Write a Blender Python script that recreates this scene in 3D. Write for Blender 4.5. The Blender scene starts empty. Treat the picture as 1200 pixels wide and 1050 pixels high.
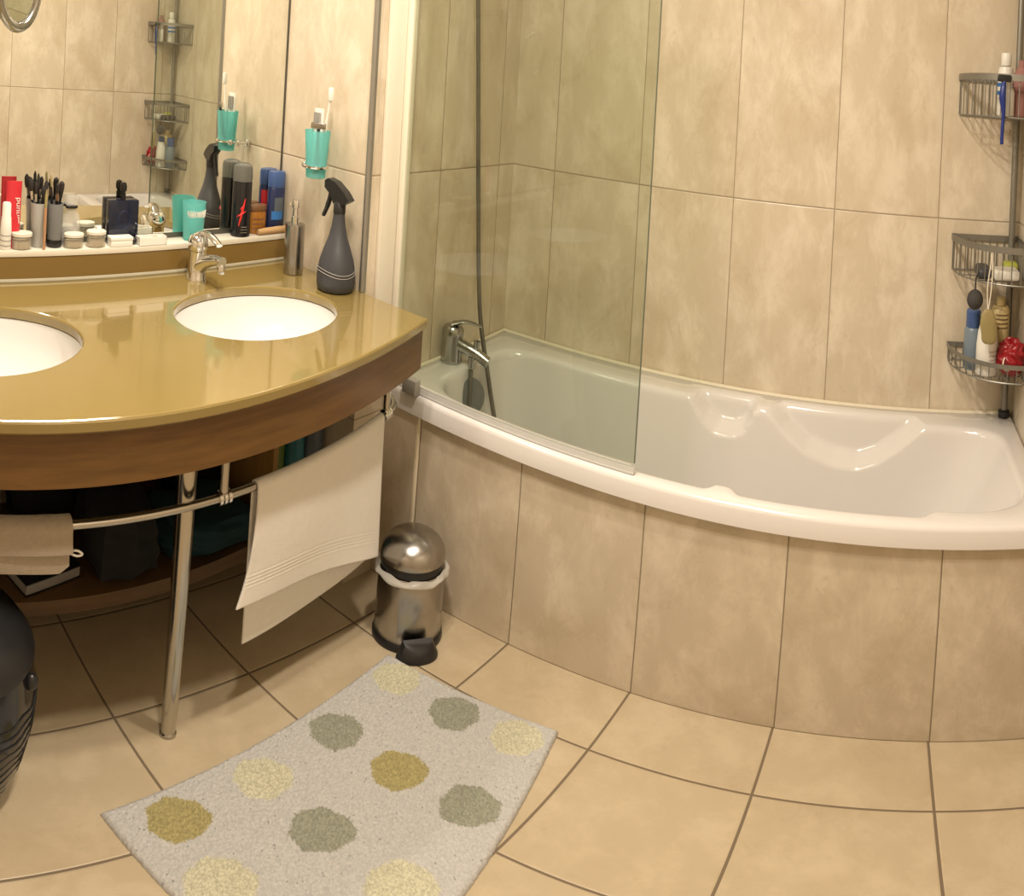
import bpy, bmesh, math, random
from mathutils import Vector, Matrix
random.seed(7)
sc = bpy.context.scene
COL = sc.collection
PI = math.pi

# ------------------------------------------------------------------ measures (metres)
XM, YS, XT, YB, XR = -1.8334, 1.4406, -1.4086, 2.2467, 0.4396   # mirror wall, return wall, bath end wall, back wall, right wall
YF, ZC = -0.75, 2.40
RIM, TOP, ZJ = 0.565, 0.8097, 1.0821
XB, ZL = -1.7704, 0.880                                           # ledge front and ledge top

# ------------------------------------------------------------------ materials
def lin(c):
    return tuple(((v/255)/12.92 if v/255 <= .04045 else ((v/255+.055)/1.055)**2.4) for v in c)

class NT:
    def __init__(s, name):
        s.m = bpy.data.materials.new(name); s.m.use_nodes = True
        s.t = s.m.node_tree; s.n = s.t.nodes; s.n.clear()
        s.out = s.n.new('ShaderNodeOutputMaterial')
    def new(s, kind, **kw):
        nd = s.n.new(kind)
        for k, v in kw.items(): setattr(nd, k, v)
        return nd
    def put(s, sock, v):
        if hasattr(v, 'is_linked') or isinstance(v, bpy.types.NodeSocket): s.t.links.new(v, sock)
        else: sock.default_value = v
    def math(s, op, a, b=0.0, c=0.0):
        nd = s.new('ShaderNodeMath', operation=op)
        for i, v in enumerate((a, b, c)):
            if i < len(nd.inputs): s.put(nd.inputs[i], v)
        return nd.outputs[0]
    def mix(s, f, a, b, mode='MIX'):
        nd = s.new('ShaderNodeMix', data_type='RGBA', blend_type=mode)
        s.put(nd.inputs[0], f)
        s.put(nd.inputs[6], a if not isinstance(a, tuple) else (*a[:3], 1))
        s.put(nd.inputs[7], b if not isinstance(b, tuple) else (*b[:3], 1))
        return nd.outputs[2]
    def noise(s, vec, scale, detail=3, dist=0.0, rough=.5):
        nd = s.new('ShaderNodeTexNoise'); nd.inputs['Scale'].default_value = scale
        nd.inputs['Detail'].default_value = detail; nd.inputs['Distortion'].default_value = dist
        nd.inputs['Roughness'].default_value = rough
        if vec is not None: s.t.links.new(vec, nd.inputs['Vector'])
        return nd.outputs['Fac']
    def ramp(s, f, lo, hi):
        nd = s.new('ShaderNodeMapRange', interpolation_type='SMOOTHSTEP'); s.put(nd.inputs[0], f)
        nd.inputs[1].default_value = lo; nd.inputs[2].default_value = hi
        return nd.outputs[0]
    def bump(s, h, strength=.3, dist=.001):
        nd = s.new('ShaderNodeBump'); nd.inputs['Strength'].default_value = strength
        nd.inputs['Distance'].default_value = dist; s.put(nd.inputs['Height'], h)
        return nd.outputs[0]
    def bsdf(s, color, rough=.5, metal=0.0, normal=None, **kw):
        b = s.new('ShaderNodeBsdfPrincipled')
        s.put(b.inputs['Base Color'], color if not isinstance(color, tuple) else (*color[:3], 1))
        s.put(b.inputs['Roughness'], rough); b.inputs['Metallic'].default_value = metal
        if normal is not None: s.t.links.new(normal, b.inputs['Normal'])
        for k, v in kw.items(): s.put(b.inputs[k.replace('_', ' ')], v)
        s.t.links.new(b.outputs[0], s.out.inputs[0])
        return b

def plain(name, rgb, rough=.5, metal=0.0, var=.06, scale=30, bumps=0.0, bscale=200, **kw):
    """a plain surface with a little uneven tone (rgb is linear albedo)"""
    t = NT(name)
    pos = t.new('ShaderNodeNewGeometry').outputs['Position']
    f = t.noise(pos, scale, 3)
    c = t.mix(f, tuple(v*(1-var) for v in rgb), tuple(min(1, v*(1+var)) for v in rgb))
    nrm = t.bump(t.noise(pos, bscale, 2), bumps, .002) if bumps else None
    t.bsdf(c, rough, metal, nrm, **kw)
    return t.m

def tile_mat(name, ox, px, oy, py, oz, pz, base, light, dark, grout, gw=.003, rough=.28, floor=False, streak=1.0):
    t = NT(name)
    geo = t.new('ShaderNodeNewGeometry')
    P = t.new('ShaderNodeSeparateXYZ'); t.t.links.new(geo.outputs['Position'], P.inputs[0])
    X, Y, Z = P.outputs
    if floor:
        u = t.math('DIVIDE', t.math('SUBTRACT', X, ox), px); v = t.math('DIVIDE', t.math('SUBTRACT', Y, oy), py)
        pu, pv = px, py; side = 0.0
    else:
        N = t.new('ShaderNodeSeparateXYZ'); t.t.links.new(geo.outputs['True Normal'], N.inputs[0])
        side = t.math('GREATER_THAN', t.math('ABSOLUTE', N.outputs[0]), .6)
        ua = t.math('DIVIDE', t.math('SUBTRACT', X, ox), px); ub = t.math('DIVIDE', t.math('SUBTRACT', Y, oy), py)
        u = t.math('ADD', t.math('MULTIPLY', ua, t.math('SUBTRACT', 1.0, side)), t.math('MULTIPLY', ub, side))
        v = t.math('DIVIDE', t.math('SUBTRACT', Z, oz), pz)
        pu, pv = px, pz
    du = t.math('MULTIPLY', t.math('ABSOLUTE', t.math('SUBTRACT', u, t.math('ROUND', u))), pu)
    dv = t.math('MULTIPLY', t.math('ABSOLUTE', t.math('SUBTRACT', v, t.math('ROUND', v))), pv)
    d = t.math('MINIMUM', du, dv)
    g = t.math('LESS_THAN', d, gw/2)
    # a slab of stone of its own for every tile
    cell = t.new('ShaderNodeCombineXYZ')
    t.put(cell.inputs[0], t.math('FLOOR', u)); t.put(cell.inputs[1], t.math('FLOOR', v)); t.put(cell.inputs[2], side)
    wn = t.new('ShaderNodeTexWhiteNoise', noise_dimensions='3D'); t.t.links.new(cell.outputs[0], wn.inputs['Vector'])
    sc_ = t.new('ShaderNodeVectorMath', operation='SCALE'); t.t.links.new(wn.outputs['Color'], sc_.inputs[0]); sc_.inputs['Scale'].default_value = 7.0
    uv = t.new('ShaderNodeCombineXYZ'); t.put(uv.inputs[0], t.math('MULTIPLY', u, pu)); t.put(uv.inputs[1], t.math('MULTIPLY', v, pv))
    vec = t.new('ShaderNodeVectorMath', operation='ADD'); t.t.links.new(uv.outputs[0], vec.inputs[0]); t.t.links.new(sc_.outputs[0], vec.inputs[1])
    mp = t.new('ShaderNodeMapping'); t.t.links.new(vec.outputs[0], mp.inputs[0])
    mp.inputs['Rotation'].default_value = (0, 0, .5); mp.inputs['Scale'].default_value = (1.0, .62 if not floor else .9, 1)
    n1 = t.noise(mp.outputs[0], 9, 7, .25, .68); n2 = t.noise(mp.outputs[0], 7, 5, 1.4, .6); n3 = t.noise(vec.outputs[0], 3.5, 4, .6)
    n4 = t.noise(mp.outputs[0], 30, 6, .4, .75)
    vein = t.math('SUBTRACT', 1.0, t.ramp(t.math('ABSOLUTE', t.math('SUBTRACT', n2, .5)), .0, .045))
    c = t.mix(t.math('MULTIPLY', t.ramp(n1, .42, .66), .85), base, light)
    mp2 = t.new('ShaderNodeMapping'); t.t.links.new(vec.outputs[0], mp2.inputs[0]); mp2.inputs['Rotation'].default_value = (0, 0, -.45); mp2.inputs['Scale'].default_value = (1.6, .30, 1)
    c = t.mix(t.math('MULTIPLY', t.ramp(t.noise(mp2.outputs[0], 9, 6, .25, .62), .54, .72), .5*streak), c, light)
    c = t.mix(t.math('MULTIPLY', t.ramp(n3, .48, .75), .48*streak), c, dark)
    c = t.mix(t.math('MULTIPLY', t.ramp(n4, .54, .78), .55*streak), c, dark)
    c = t.mix(t.math('MULTIPLY', t.math('MULTIPLY', vein, t.ramp(n3, .40, .62)), .22*streak), c, dark)
    c = t.mix(t.math('MULTIPLY', wn.outputs['Value'], .10), c, dark)
    c = t.mix(g, c, grout)
    h = t.ramp(d, gw*.3, gw*1.1)
    nrm = t.bump(h, .6, .0015)
    t.bsdf(c, t.math('ADD', t.math('MULTIPLY', g, .4), rough), 0, nrm)
    return t.m

WB, WL, WD, WG = (.60, .515, .39), (.73, .65, .525), (.47, .37, .245), (.32, .255, .17)
M = {}
M['wall'] = tile_mat('beige_marbled_wall_tile', -1.2228, .3468, 1.433, .355, ZJ, .60, WB, WL, WD, WG)
M['wall_return'] = tile_mat('beige_marbled_return_tile', -2.0, 1.0, 1.433, .355, ZJ, .60, WB, WL, WD, WG)
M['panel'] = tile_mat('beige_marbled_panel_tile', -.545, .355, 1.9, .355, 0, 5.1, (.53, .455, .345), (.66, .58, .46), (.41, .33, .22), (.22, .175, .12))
M['floor'] = tile_mat('tan_floor_tile', -.5476, .35492, 1.3428, .35492, 0, 1, (.46, .375, .25), (.53, .44, .305), (.36, .275, .17), (.16, .12, .075), .006, .33, True, .6)
M['plaster'] = plain('white_plaster', (.78, .76, .72), .8)
M['worktop'] = plain('golden_tan_polished_worktop', (.25, .182, .060), .11, 0, .05, 12, Coat_Weight=.8, Coat_Roughness=.03)
M['upstand'] = plain('golden_brown_upstand', (.20, .125, .035), .22, 0, .05, 12)
M['ceramic'] = plain('white_ceramic', (.72, .71, .69), .12, 0, .01)
M['acrylic'] = plain('white_bath_acrylic', (.68, .655, .635), .16, 0, .01, Coat_Weight=.3)
M['chrome'] = plain('chrome', (.80, .80, .79), .09, 1, .02)
M['leg_chrome'] = plain('worn_chrome', (.50, .48, .44), .17, 1, .04)
M['hose_metal'] = plain('hose_metal', (.17, .16, .14), .35, .6, .08)
M['hinge_grey'] = plain('grey_hinge', (.27, .26, .23), .35, 0, .05)
M['slate_grey'] = plain('slate_grey_cap', (.17, .175, .175), .35, .3, .05)
M['dull_chrome'] = plain('dull_chrome', (.42, .42, .40), .22, 1, .04)
M['steel'] = plain('brushed_steel', (.40, .385, .365), .24, 1, .05, 60)
M['grey_metal'] = plain('grey_coated_wire', (.26, .25, .22), .42, .7, .05)
M['white_plastic'] = plain('white_plastic', (.78, .76, .70), .35, 0, .02)
M['cream'] = plain('cream_painted_profile', (.80, .75, .63), .4, 0, .02)
M['black_plastic'] = plain('black_plastic', (.012, .012, .013), .35, 0, .1)
M['black_gloss'] = plain('black_gloss', (.008, .008, .010), .12, 0, .1)
M['dark_grey'] = plain('charcoal_plastic', (.045, .046, .052), .45, 0, .05)
M['strip'] = plain('grey_metal_strip', (.36, .35, .32), .35, .8, .03)
M['channel'] = plain('dark_mirror_channel', (.10, .095, .08), .35, .5, .05)
M['bead'] = plain('grey_sealant', (.36, .33, .24), .5, 0, .05)
M['sealant'] = plain('pale_sealant', (.72, .66, .52), .5, 0, .05)
M['terry_white'] = plain('cream_terry', (.82, .79, .74), .95, 0, .05, 60, .7, 900, Sheen_Weight=.3)
M['terry_taupe'] = plain('taupe_terry', (.41, .345, .27), .95, 0, .14, 120, .9, 700, Sheen_Weight=.4)
M['navy'] = plain('navy_glass', (.008, .012, .028), .08, 0, .2)
M['navy_cap'] = plain('navy_can', (.012, .022, .075), .3, 0, .1)
M['blue_cap'] = plain('blue_cap', (.05, .10, .26), .35, 0, .1)
M['mid_blue'] = plain('blue_label', (.03, .16, .45), .4, 0, .1)
M['red'] = plain('red_tube', (.55, .022, .035), .35, 0, .08)
M['dark_red'] = plain('dark_red', (.28, .006, .012), .3, 0, .15)
M['red_mark'] = plain('red_mark', (.75, .03, .03), .4, 0, .08)
M['amber'] = plain('amber_bottle', (.30, .12, .018), .2, 0, .1)
M['brown'] = plain('brown_cap', (.16, .075, .03), .4, 0, .1)
M['tan'] = plain('tan_tube', (.48, .30, .14), .5, 0, .1)
M['rose'] = plain('rose_gold', (.62, .36, .22), .3, .6, .05)
M['bristle'] = plain('dark_bristle', (.02, .015, .012), .8, 0, .3)
M['silver'] = plain('silver_ferrule', (.6, .58, .54), .25, 1, .05)
M['box_white'] = plain('white_box', (.82, .80, .74), .45, 0, .02)
M['lid'] = plain('cream_lid', (.70, .66, .56), .35, 0, .03)

M['beige_cream'] = plain('pale_cream_contents', (.55, .48, .38), .6, 0, .05)
M['label_grey'] = plain('grey_print', (.35, .33, .30), .5, 0, .05)
M['cup_grey'] = plain('grey_cup', (.40, .40, .385), .25, 0, .05)
M['beige_label'] = plain('beige_bottle', (.55, .43, .20), .4, 0, .06)
M['print'] = plain('brown_print', (.20, .13, .05), .5, 0, .05)
M['olive'] = plain('olive_wood', (.30, .24, .10), .5, 0, .1)
M['cord'] = plain('white_cord', (.75, .70, .58), .8, 0, .05)
M['pumice'] = plain('dark_grey_ball', (.045, .042, .04), .8, 0, .2, 80, .4)
M['haze_blue'] = plain('grey_blue_bottle', (.17, .22, .27), .35, 0, .05)
M['razor_blue'] = plain('blue_razor', (.012, .03, .20), .35, 0, .1)
M['lime'] = plain('yellow_green', (.38, .40, .06), .5, 0, .1)
M['teal_cloth'] = plain('teal_fabric', (.004, .032, .042), .9, 0, .2, 40, .4)
M['black_cloth'] = plain('black_fabric', (.004, .004, .006), .85, 0, .2, 40, .4)
M['maroon'] = plain('maroon_fabric', (.05, .004, .007), .85, 0, .2, 40, .4)
M['book_grey'] = plain('grey_pages', (.28, .27, .26), .7, 0, .1)
M['green_bottle'] = plain('green_bottle', (.10, .17, .02), .35, 0, .1)
M['teal_bottle'] = plain('teal_bottle', (.03, .16, .20), .35, 0, .1)
M['slate_bottle'] = plain('slate_bottle', (.09, .11, .13), .4, 0, .1)
M['pink'] = plain('dusty_pink', (.30, .14, .12), .7, 0, .1)

def wood(name, a, b, rough=.3, sx=(1.2, 1.2, 14)):
    t = NT(name); pos = t.new('ShaderNodeNewGeometry').outputs['Position']
    mp = t.new('ShaderNodeMapping'); t.t.links.new(pos, mp.inputs[0]); mp.inputs['Scale'].default_value = sx
    n = t.noise(mp.outputs[0], 4, 6, .6, .6); n2 = t.noise(mp.outputs[0], 24, 3, .2)
    c = t.mix(t.ramp(n, .3, .7), a, b); c = t.mix(t.math('MULTIPLY', n2, .35), c, a)
    t.bsdf(c, rough, 0, t.bump(n2, .08, .001)); return t.m
M['wood'] = wood('brown_wood', (.105, .050, .012), (.165, .083, .022), .32)
M['shelf_wood'] = wood('shelf_wood', (.085, .044, .015), (.13, .07, .025), .5)
M['divider_wood'] = wood('yellow_wood', (.34, .19, .055), (.42, .25, .08), .4, (8, 8, 1.2))

def mirror_mat():
    t = NT('mirror_silvering'); t.bsdf((.90, .915, .87), .004, 1); return t.m
M['mirror'] = mirror_mat()

def sheet_glass(name, tint, refl=1.0, rough=0.0):
    """clear thin pane: tinted see-through plus a mirror reflection that grows at grazing angles"""
    t = NT(name)
    tr = t.new('ShaderNodeBsdfTransparent'); tr.inputs[0].default_value = (*tint, 1)
    gl = t.new('ShaderNodeBsdfGlossy'); gl.inputs['Roughness'].default_value = rough
    lw = t.new('ShaderNodeLayerWeight'); lw.inputs[0].default_value = .5
    fr = t.math('ADD', t.math('MULTIPLY', t.math('POWER', lw.outputs['Facing'], 5.0), .70), .030)
    mx = t.new('ShaderNodeMixShader'); t.put(mx.inputs[0], t.math('MULTIPLY', fr, refl))
    t.t.links.new(tr.outputs[0], mx.inputs[1]); t.t.links.new(gl.outputs[0], mx.inputs[2])
    t.t.links.new(mx.outputs[0], t.out.inputs[0]); return t.m
M['screen'] = sheet_glass('greenish_screen_glass', (.885, .912, .872))
M['screen_edge'] = plain('green_glass_edge', (.12, .15, .11), .2)
M['clear_strip'] = plain('milky_seal', (.60, .60, .58), .25)

def tint_plastic(name, rgb, a=.55):
    t = NT(name)
    b = t.bsdf(rgb, .25); tr = t.new('ShaderNodeBsdfTransparent'); tr.inputs[0].default_value = (*[min(1, v*1.6+.1) for v in rgb], 1)
    mx = t.new('ShaderNodeMixShader'); mx.inputs[0].default_value = a
    t.t.links.new(tr.outputs[0], mx.inputs[1]); t.t.links.new(b.outputs[0], mx.inputs[2]); t.t.links.new(mx.outputs[0], t.out.inputs[0])
    return t.m
M['teal_cup'] = tint_plastic('teal_translucent_plastic', (.27, .62, .60), .45)
M['jar'] = tint_plastic('frosted_jar', (.56, .53, .46), .45)
M['clear'] = tint_plastic('clear_glass', (.66, .65, .60), .30)
M['cup_clear'] = tint_plastic('clear_grey_cup', (.36, .37, .37), .5)
M['cap_clear'] = tint_plastic('smoky_cap', (.16, .16, .14), .75)
M['liner'] = tint_plastic('translucent_bag', (.62, .60, .55), .55)

# ------------------------------------------------------------------ mesh helpers (all take world coordinates)
def wpos(o):
    v = Vector((0, 0, 0))
    while o is not None: v += o.location; o = o.parent
    return v

def obj(name, bm, mat, parent=None, ang=35, origin=None):
    off = wpos(parent) if parent is not None else (Vector(origin) if origin else Vector((0, 0, 0)))
    bmesh.ops.recalc_face_normals(bm, faces=bm.faces)
    bmesh.ops.translate(bm, verts=bm.verts, vec=-off)
    me = bpy.data.meshes.new(name); bm.to_mesh(me); bm.free()
    me.materials.append(M[mat] if isinstance(mat, str) else mat)
    me.polygons.foreach_set('use_smooth', [True]*len(me.polygons))
    me.set_sharp_from_angle(angle=math.radians(ang))
    o = bpy.data.objects.new(name, me); COL.objects.link(o)
    if parent is not None: o.parent = parent
    else: o.location = off
    return o

def tag(o, label, cat, group=None, kind=None):
    o['label'] = label; o['category'] = cat
    if group: o['group'] = group
    if kind: o['kind'] = kind
    return o

def thing(name, loc, label, cat, group=None):
    o = bpy.data.objects.new(name, None); COL.objects.link(o); o.location = loc; o.empty_display_size = .05
    return tag(o, label, cat, group)

def B(): return bmesh.new()

def box(bm, lo, hi, bev=0.0, seg=2, rot=None, piv=None):
    r = bmesh.ops.create_cube(bm, size=1)
    vs = r['verts']
    c = [(lo[i]+hi[i])/2 for i in range(3)]; s = [hi[i]-lo[i] for i in range(3)]
    bmesh.ops.scale(bm, vec=s, verts=vs); bmesh.ops.translate(bm, vec=c, verts=vs)
    if bev:
        es = list({e for v in vs for e in v.link_edges})
        out = bmesh.ops.bevel(bm, geom=es, offset=bev, segments=seg, affect='EDGES', profile=.5)
        vs = list({v for f in out['faces'] for v in f.verts} | {v for v in vs if v.is_valid})
    if rot is not None:
        bmesh.ops.rotate(bm, verts=vs, cent=piv or c, matrix=rot)
    return vs

def lathe(bm, prof, loc, seg=32, sx=1, sy=1, cap0=True, cap1=True, rot=None):
    """prof: list of (radius, z) from the bottom up"""
    loc = Vector(loc); rings = []
    for r, z in prof:
        ring = []
        for k in range(seg):
            a = 2*PI*k/seg
            p = Vector((r*sx*math.cos(a), r*sy*math.sin(a), z))
            if rot is not None: p = rot @ p
            ring.append(bm.verts.new(loc+p))
        rings.append(ring)
    for a, b in zip(rings, rings[1:]):
        for k in range(seg):
            bm.faces.new((a[k], a[(k+1) % seg], b[(k+1) % seg], b[k]))
    if cap0: bm.faces.new(list(reversed(rings[0])))
    if cap1: bm.faces.new(rings[-1])
    return rings

def tube(bm, pts, r, seg=10, closed=False, flat=1.0, up=None):
    pts = [Vector(p) for p in pts]; n = len(pts)
    rad = r if isinstance(r, (list, tuple)) else [r]*n
    rings = []; prev = None
    for i, p in enumerate(pts):
        if closed: t = pts[(i+1) % n]-pts[i-1]
        else: t = pts[min(i+1, n-1)]-pts[max(i-1, 0)]
        t.normalize()
        if prev is None:
            ref = Vector(up) if up else (Vector((0, 0, 1)) if abs(t.z) < .9 else Vector((1, 0, 0)))
            x = t.cross(ref).normalized()
        else:
            x = (prev-t*prev.dot(t)).normalized()
        prev = x; y = t.cross(x)
        rings.append([bm.verts.new(p+(x*math.cos(2*PI*k/seg)+y*flat*math.sin(2*PI*k/seg))*rad[i]) for k in range(seg)])
    m = n if closed else n-1
    for i in range(m):
        a, b = rings[i], rings[(i+1) % n]
        for k in range(seg): bm.faces.new((a[k], a[(k+1) % seg], b[(k+1) % seg], b[k]))
    if not closed:
        bm.faces.new(list(reversed(rings[0]))); bm.faces.new(rings[-1])
    return rings

def smooth_path(pts, n=8):
    pts = [Vector(p) for p in pts]; out = []
    for i in range(len(pts)-1):
        p0, p1, p2, p3 = pts[max(i-1, 0)], pts[i], pts[i+1], pts[min(i+2, len(pts)-1)]
        for k in range(n):
            t = k/n
            out.append(.5*((2*p1)+(p2-p0)*t+(2*p0-5*p1+4*p2-p3)*t*t+(3*p1-p0-3*p2+p3)*t**3))
    out.append(pts[-1]); return out

def prism(bm, outline, z0, z1):
    """closed polygon outline [(x,y)] extruded between two heights"""
    a = [bm.verts.new((x, y, z0)) for x, y in outline]; b = [bm.verts.new((x, y, z1)) for x, y in outline]
    n = len(a)
    for k in range(n): bm.faces.new((a[k], a[(k+1) % n], b[(k+1) % n], b[k]))
    bm.faces.new(list(reversed(a))); bm.faces.new(b)

def sphere(bm, c, r, sx=1, sy=1, sz=1, u=24, v=14):
    out = bmesh.ops.create_uvsphere(bm, u_segments=u, v_segments=v, radius=r)
    bmesh.ops.scale(bm, vec=(sx, sy, sz), verts=out['verts']); bmesh.ops.translate(bm, vec=c, verts=out['verts'])
    return out['verts']

def rotm(axis, deg): return Matrix.Rotation(math.radians(deg), 3, axis)

def struct(name, bm, mat, ang=30):
    o = obj(name, bm, mat, None, ang); o['kind'] = 'structure'; return o

# ------------------------------------------------------------------ the room
bm = B(); box(bm, (XM-.1, YF-.1, -.08), (XR+.1, YB+.1, 0)); struct('floor', bm, 'floor')
bm = B(); box(bm, (XM-.1, YF-.1, ZC), (XR+.1, YB+.1, ZC+.08)); struct('ceiling', bm, 'plaster')
bm = B(); box(bm, (XM-.1, YF-.1, 0), (XM, YS+.05, ZC)); struct('wall_left', bm, 'wall')
bm = B(); box(bm, (XM, YS, 0), (XT, YS+.03, ZC)); struct('wall_return', bm, 'wall_return')
bm = B(); box(bm, (XM, YS+.03, 0), (XT, YB+.1, ZC)); struct('wall_bath_end', bm, 'wall')       # the return wall beside the basin and the bath's end wall
bm = B(); box(bm, (XT, YB, 0), (XR+.1, YB+.1, ZC)); struct('wall_back', bm, 'wall')
bm = B(); box(bm, (XR, YF-.1, 0), (XR+.1, YB, ZC)); struct('wall_right', bm, 'wall')
bm = B(); box(bm, (XM, YF-.1, 0), (XR, YF, ZC)); struct('wall_front', bm, 'wall')
# low tiled boxing at the corner in front of the bath end
bm = B(); box(bm, (XT, 1.560, 0), (-1.262, 1.5895, .5135)); struct('wall_boxing', bm, 'panel')
bm = B(); tube(bm, [(-1.262, 1.571, .002), (-1.262, 1.571, .512)], .004, 8); struct('trim_2', bm, 'sealant')
# metal edge strip on the outer tile corner
bm = B(); tube(bm, [(XT-.002, YS+.002, TOP+.001), (XT-.002, YS+.002, ZC-.001)], .0105, 12); struct('trim_1', bm, 'strip')

# ------------------------------------------------------------------ wall mirror and ledge
mir = thing('wall_mirror', (XM, .45, .89), 'large frameless wall mirror above the washbasin ledge, reflecting the shower corner', 'mirror')
bm = B(); box(bm, (XM+.0004, -.60, .8925), (XM+.0024, YS-.004, 2.05)); obj('mirror_glass', bm, 'mirror', mir)
bm = B(); box(bm, (XM+.0004, -.60, .8805), (XM+.004, YS-.004, .8925)); obj('channel', bm, 'channel', mir)
bm = B(); box(bm, (XM+.0004, YS-.0045, .893), (XM+.006, YS-.0005, 2.05)); obj('edge_strip', bm, 'channel', mir)

led = thing('backsplash_ledge', (XM, .45, TOP), 'golden brown upstand with a pale tiled ledge running under the mirror', 'ledge')
bm = B(); box(bm, (XM+.0005, -.04, TOP+.0005), (XB, YS-.0005, .866)); obj('upstand', bm, 'upstand', led)
bm = B(); box(bm, (XM+.0005, -.04, .8662), (XB+.003, YS-.0005, ZL), .0015); obj('ledge_top', bm, M['lid'], led)['label'] = 'pale ledge top'
bm = B(); tube(bm, [(XB+.003, -.04, TOP+.003), (XB+.003, YS-.007, TOP+.003)], .005, 8); obj('sealant_bead', bm, 'bead', led)

# ------------------------------------------------------------------ washbasin counter
def xf(y, d=0.0): return -1.047-(y-.75)**2/4.6-d
Y0, Y1 = -.04, YS-.0008
RB, LB, AX, AY = (-1.424, 1.067), (-1.437, .332), .178, .235
van = thing('washbasin_counter', (-1.4, .70, 0), 'bow-fronted golden tan washbasin counter with brown wood fascia on one chrome leg', 'counter')

def outline(inset):
    pts = []
    for k in range(61):
        y = Y0+inset+(Y1-Y0-2*inset)*k/60
        pts.append((xf(y, inset), y))
    pts += [(XB-.002+inset, Y1-inset), (XB-.002+inset, Y0+inset)]
    return pts
def ell(c, g, n=72): return [(c[0]+(AX+g)*math.cos(2*PI*k/n), c[1]+(AY+g)*math.sin(2*PI*k/n)) for k in range(n)]
def worktop():
    bm = B(); z1, z0, b = TOP, .787, .004
    prof = [(b*1.2, z1), (b*.45, z1-b*.25), (0, z1-b*1.1), (0, z0+b), (b, z0)]
    loops = []
    def strips(fn, sign):
        rings = [[bm.verts.new((x, y, z)) for x, y in fn(i*sign)] for i, z in prof]
        for a, c in zip(rings, rings[1:]):
            n = len(a)
            for k in range(n): bm.faces.new((a[k], a[(k+1) % n], c[(k+1) % n], c[k]))
        return rings
    def edges(r): return [bm.edges.get((r[k], r[(k+1) % len(r)])) for k in range(len(r))]
    R = [strips(outline, 1), strips(lambda i: ell(RB, i), 1), strips(lambda i: ell(LB, i), 1)]
    for idx in (0, -1):
        bmesh.ops.triangle_fill(bm, use_beauty=True, use_dissolve=False, edges=[e for r in R for e in edges(r[idx])])
    return bm
obj('countertop', worktop(), 'worktop', van, 14)
bm = B()
ou = [(xf(Y0+.01+(Y1-Y0-.012)*k/60, .013), Y0+.01+(Y1-Y0-.012)*k/60) for k in range(61)]
inn = [(xf(Y0+.01+(Y1-Y0-.012)*k/60, .033), Y0+.01+(Y1-Y0-.012)*k/60) for k in range(60, -1, -1)]
prism(bm, ou+inn, .692, .7868); obj('fascia', bm, 'wood', van, 30)
bm = B(); lathe(bm, [(.0145, .004), (.0155, .012), (.0165, .05), (.0215, .62), (.0215, .7868)], (-1.168, .718, 0), 28); obj('leg', bm, 'leg_chrome', van)
bm = B(); lathe(bm, [(.0185, 0), (.0185, .008), (.0155, .012)], (-1.168, .718, 0), 24); obj('foot_cap', bm, 'dull_chrome', van)

def basin(c, label):
    o = thing('washbasin', (c[0], c[1], .63), label, 'washbasin', 'washbasins set into the counter')
    bm = B(); seg = 64
    prof = []
    for k in range(15):
        a = PI/2*k/14
        prof.append((math.cos(a)**.8 if k < 14 else .10, .7862-.135*math.sin(a)))
    prof = [(1.09, .7865), (1.0, .7862)]+prof[1:]
    rings = [[bm.verts.new((c[0]+(AX+.003)*r*math.cos(2*PI*k/seg), c[1]+(AY+.003)*r*math.sin(2*PI*k/seg), z)) for k in range(seg)] for r, z in prof]
    for a, b in zip(rings, rings[1:]):
        for k in range(seg): bm.faces.new((a[k], b[k], b[(k+1) % seg], a[(k+1) % seg]))
    bm.faces.new(rings[-1])
    b_ = obj('bowl', bm, 'ceramic', o, 50)
    m_ = b_.modifiers.new('thick', 'SOLIDIFY'); m_.thickness = .008; m_.offset = -1
    # solidify must grow away from the inside
    bm = B(); lathe(bm, [(.024, 0), (.024, .003), (.018, .005), (.004, .0045)], (c[0], c[1], .651), 24); obj('drain', bm, 'chrome', o)
    return o
basin(RB, 'oval white undermount washbasin beside the soap pump and grey spray bottle')
basin(LB, 'oval white undermount washbasin cut off by the left edge of the photo')

# faucet
fx, fy = -1.695, 1.035
fa = thing('faucet', (fx, fy, TOP), 'chrome single-lever mixer tap behind the washbasin', 'faucet')
bm = B(); lathe(bm, [(.030, 0), (.0305, .003), (.0285, .008), (.0265, .035), (.0265, .066), (.028, .071)], (fx, fy, TOP), 32)
obj('body', bm, 'chrome', fa)
bm = B(); P_ = smooth_path([(fx+.004, fy+.002, TOP+.030), (fx+.045, fy+.006, TOP+.053), (fx+.090, fy+.010, TOP+.066), (fx+.118, fy+.012, TOP+.069)], 8)
tube(bm, P_, [.0255-.0125*min(1, i/18) for i in range(len(P_)-3)]+[.0135, .014, .014], 18, flat=.8)
lathe(bm, [(.0115, -.016), (.0125, 0), (.010, .006)], (fx+.112, fy+.012, TOP+.058), 18); obj('spout', bm, 'chrome', fa, 50)
bm = B(); lathe(bm, [(.0275, .0715), (.0305, .077), (.030, .092), (.0245, .104), (.012, .110)], (fx, fy, TOP), 32)
L_ = smooth_path([(fx-.012, fy, TOP+.100), (fx+.022, fy+.003, TOP+.115), (fx+.062, fy+.008, TOP+.113), (fx+.098, fy+.012, TOP+.101)], 8)
tube(bm, L_, [.020-.009*i/(len(L_)-1) for i in range(len(L_))], 14, flat=.38); obj('lever', bm, 'chrome', fa, 50)

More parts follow.
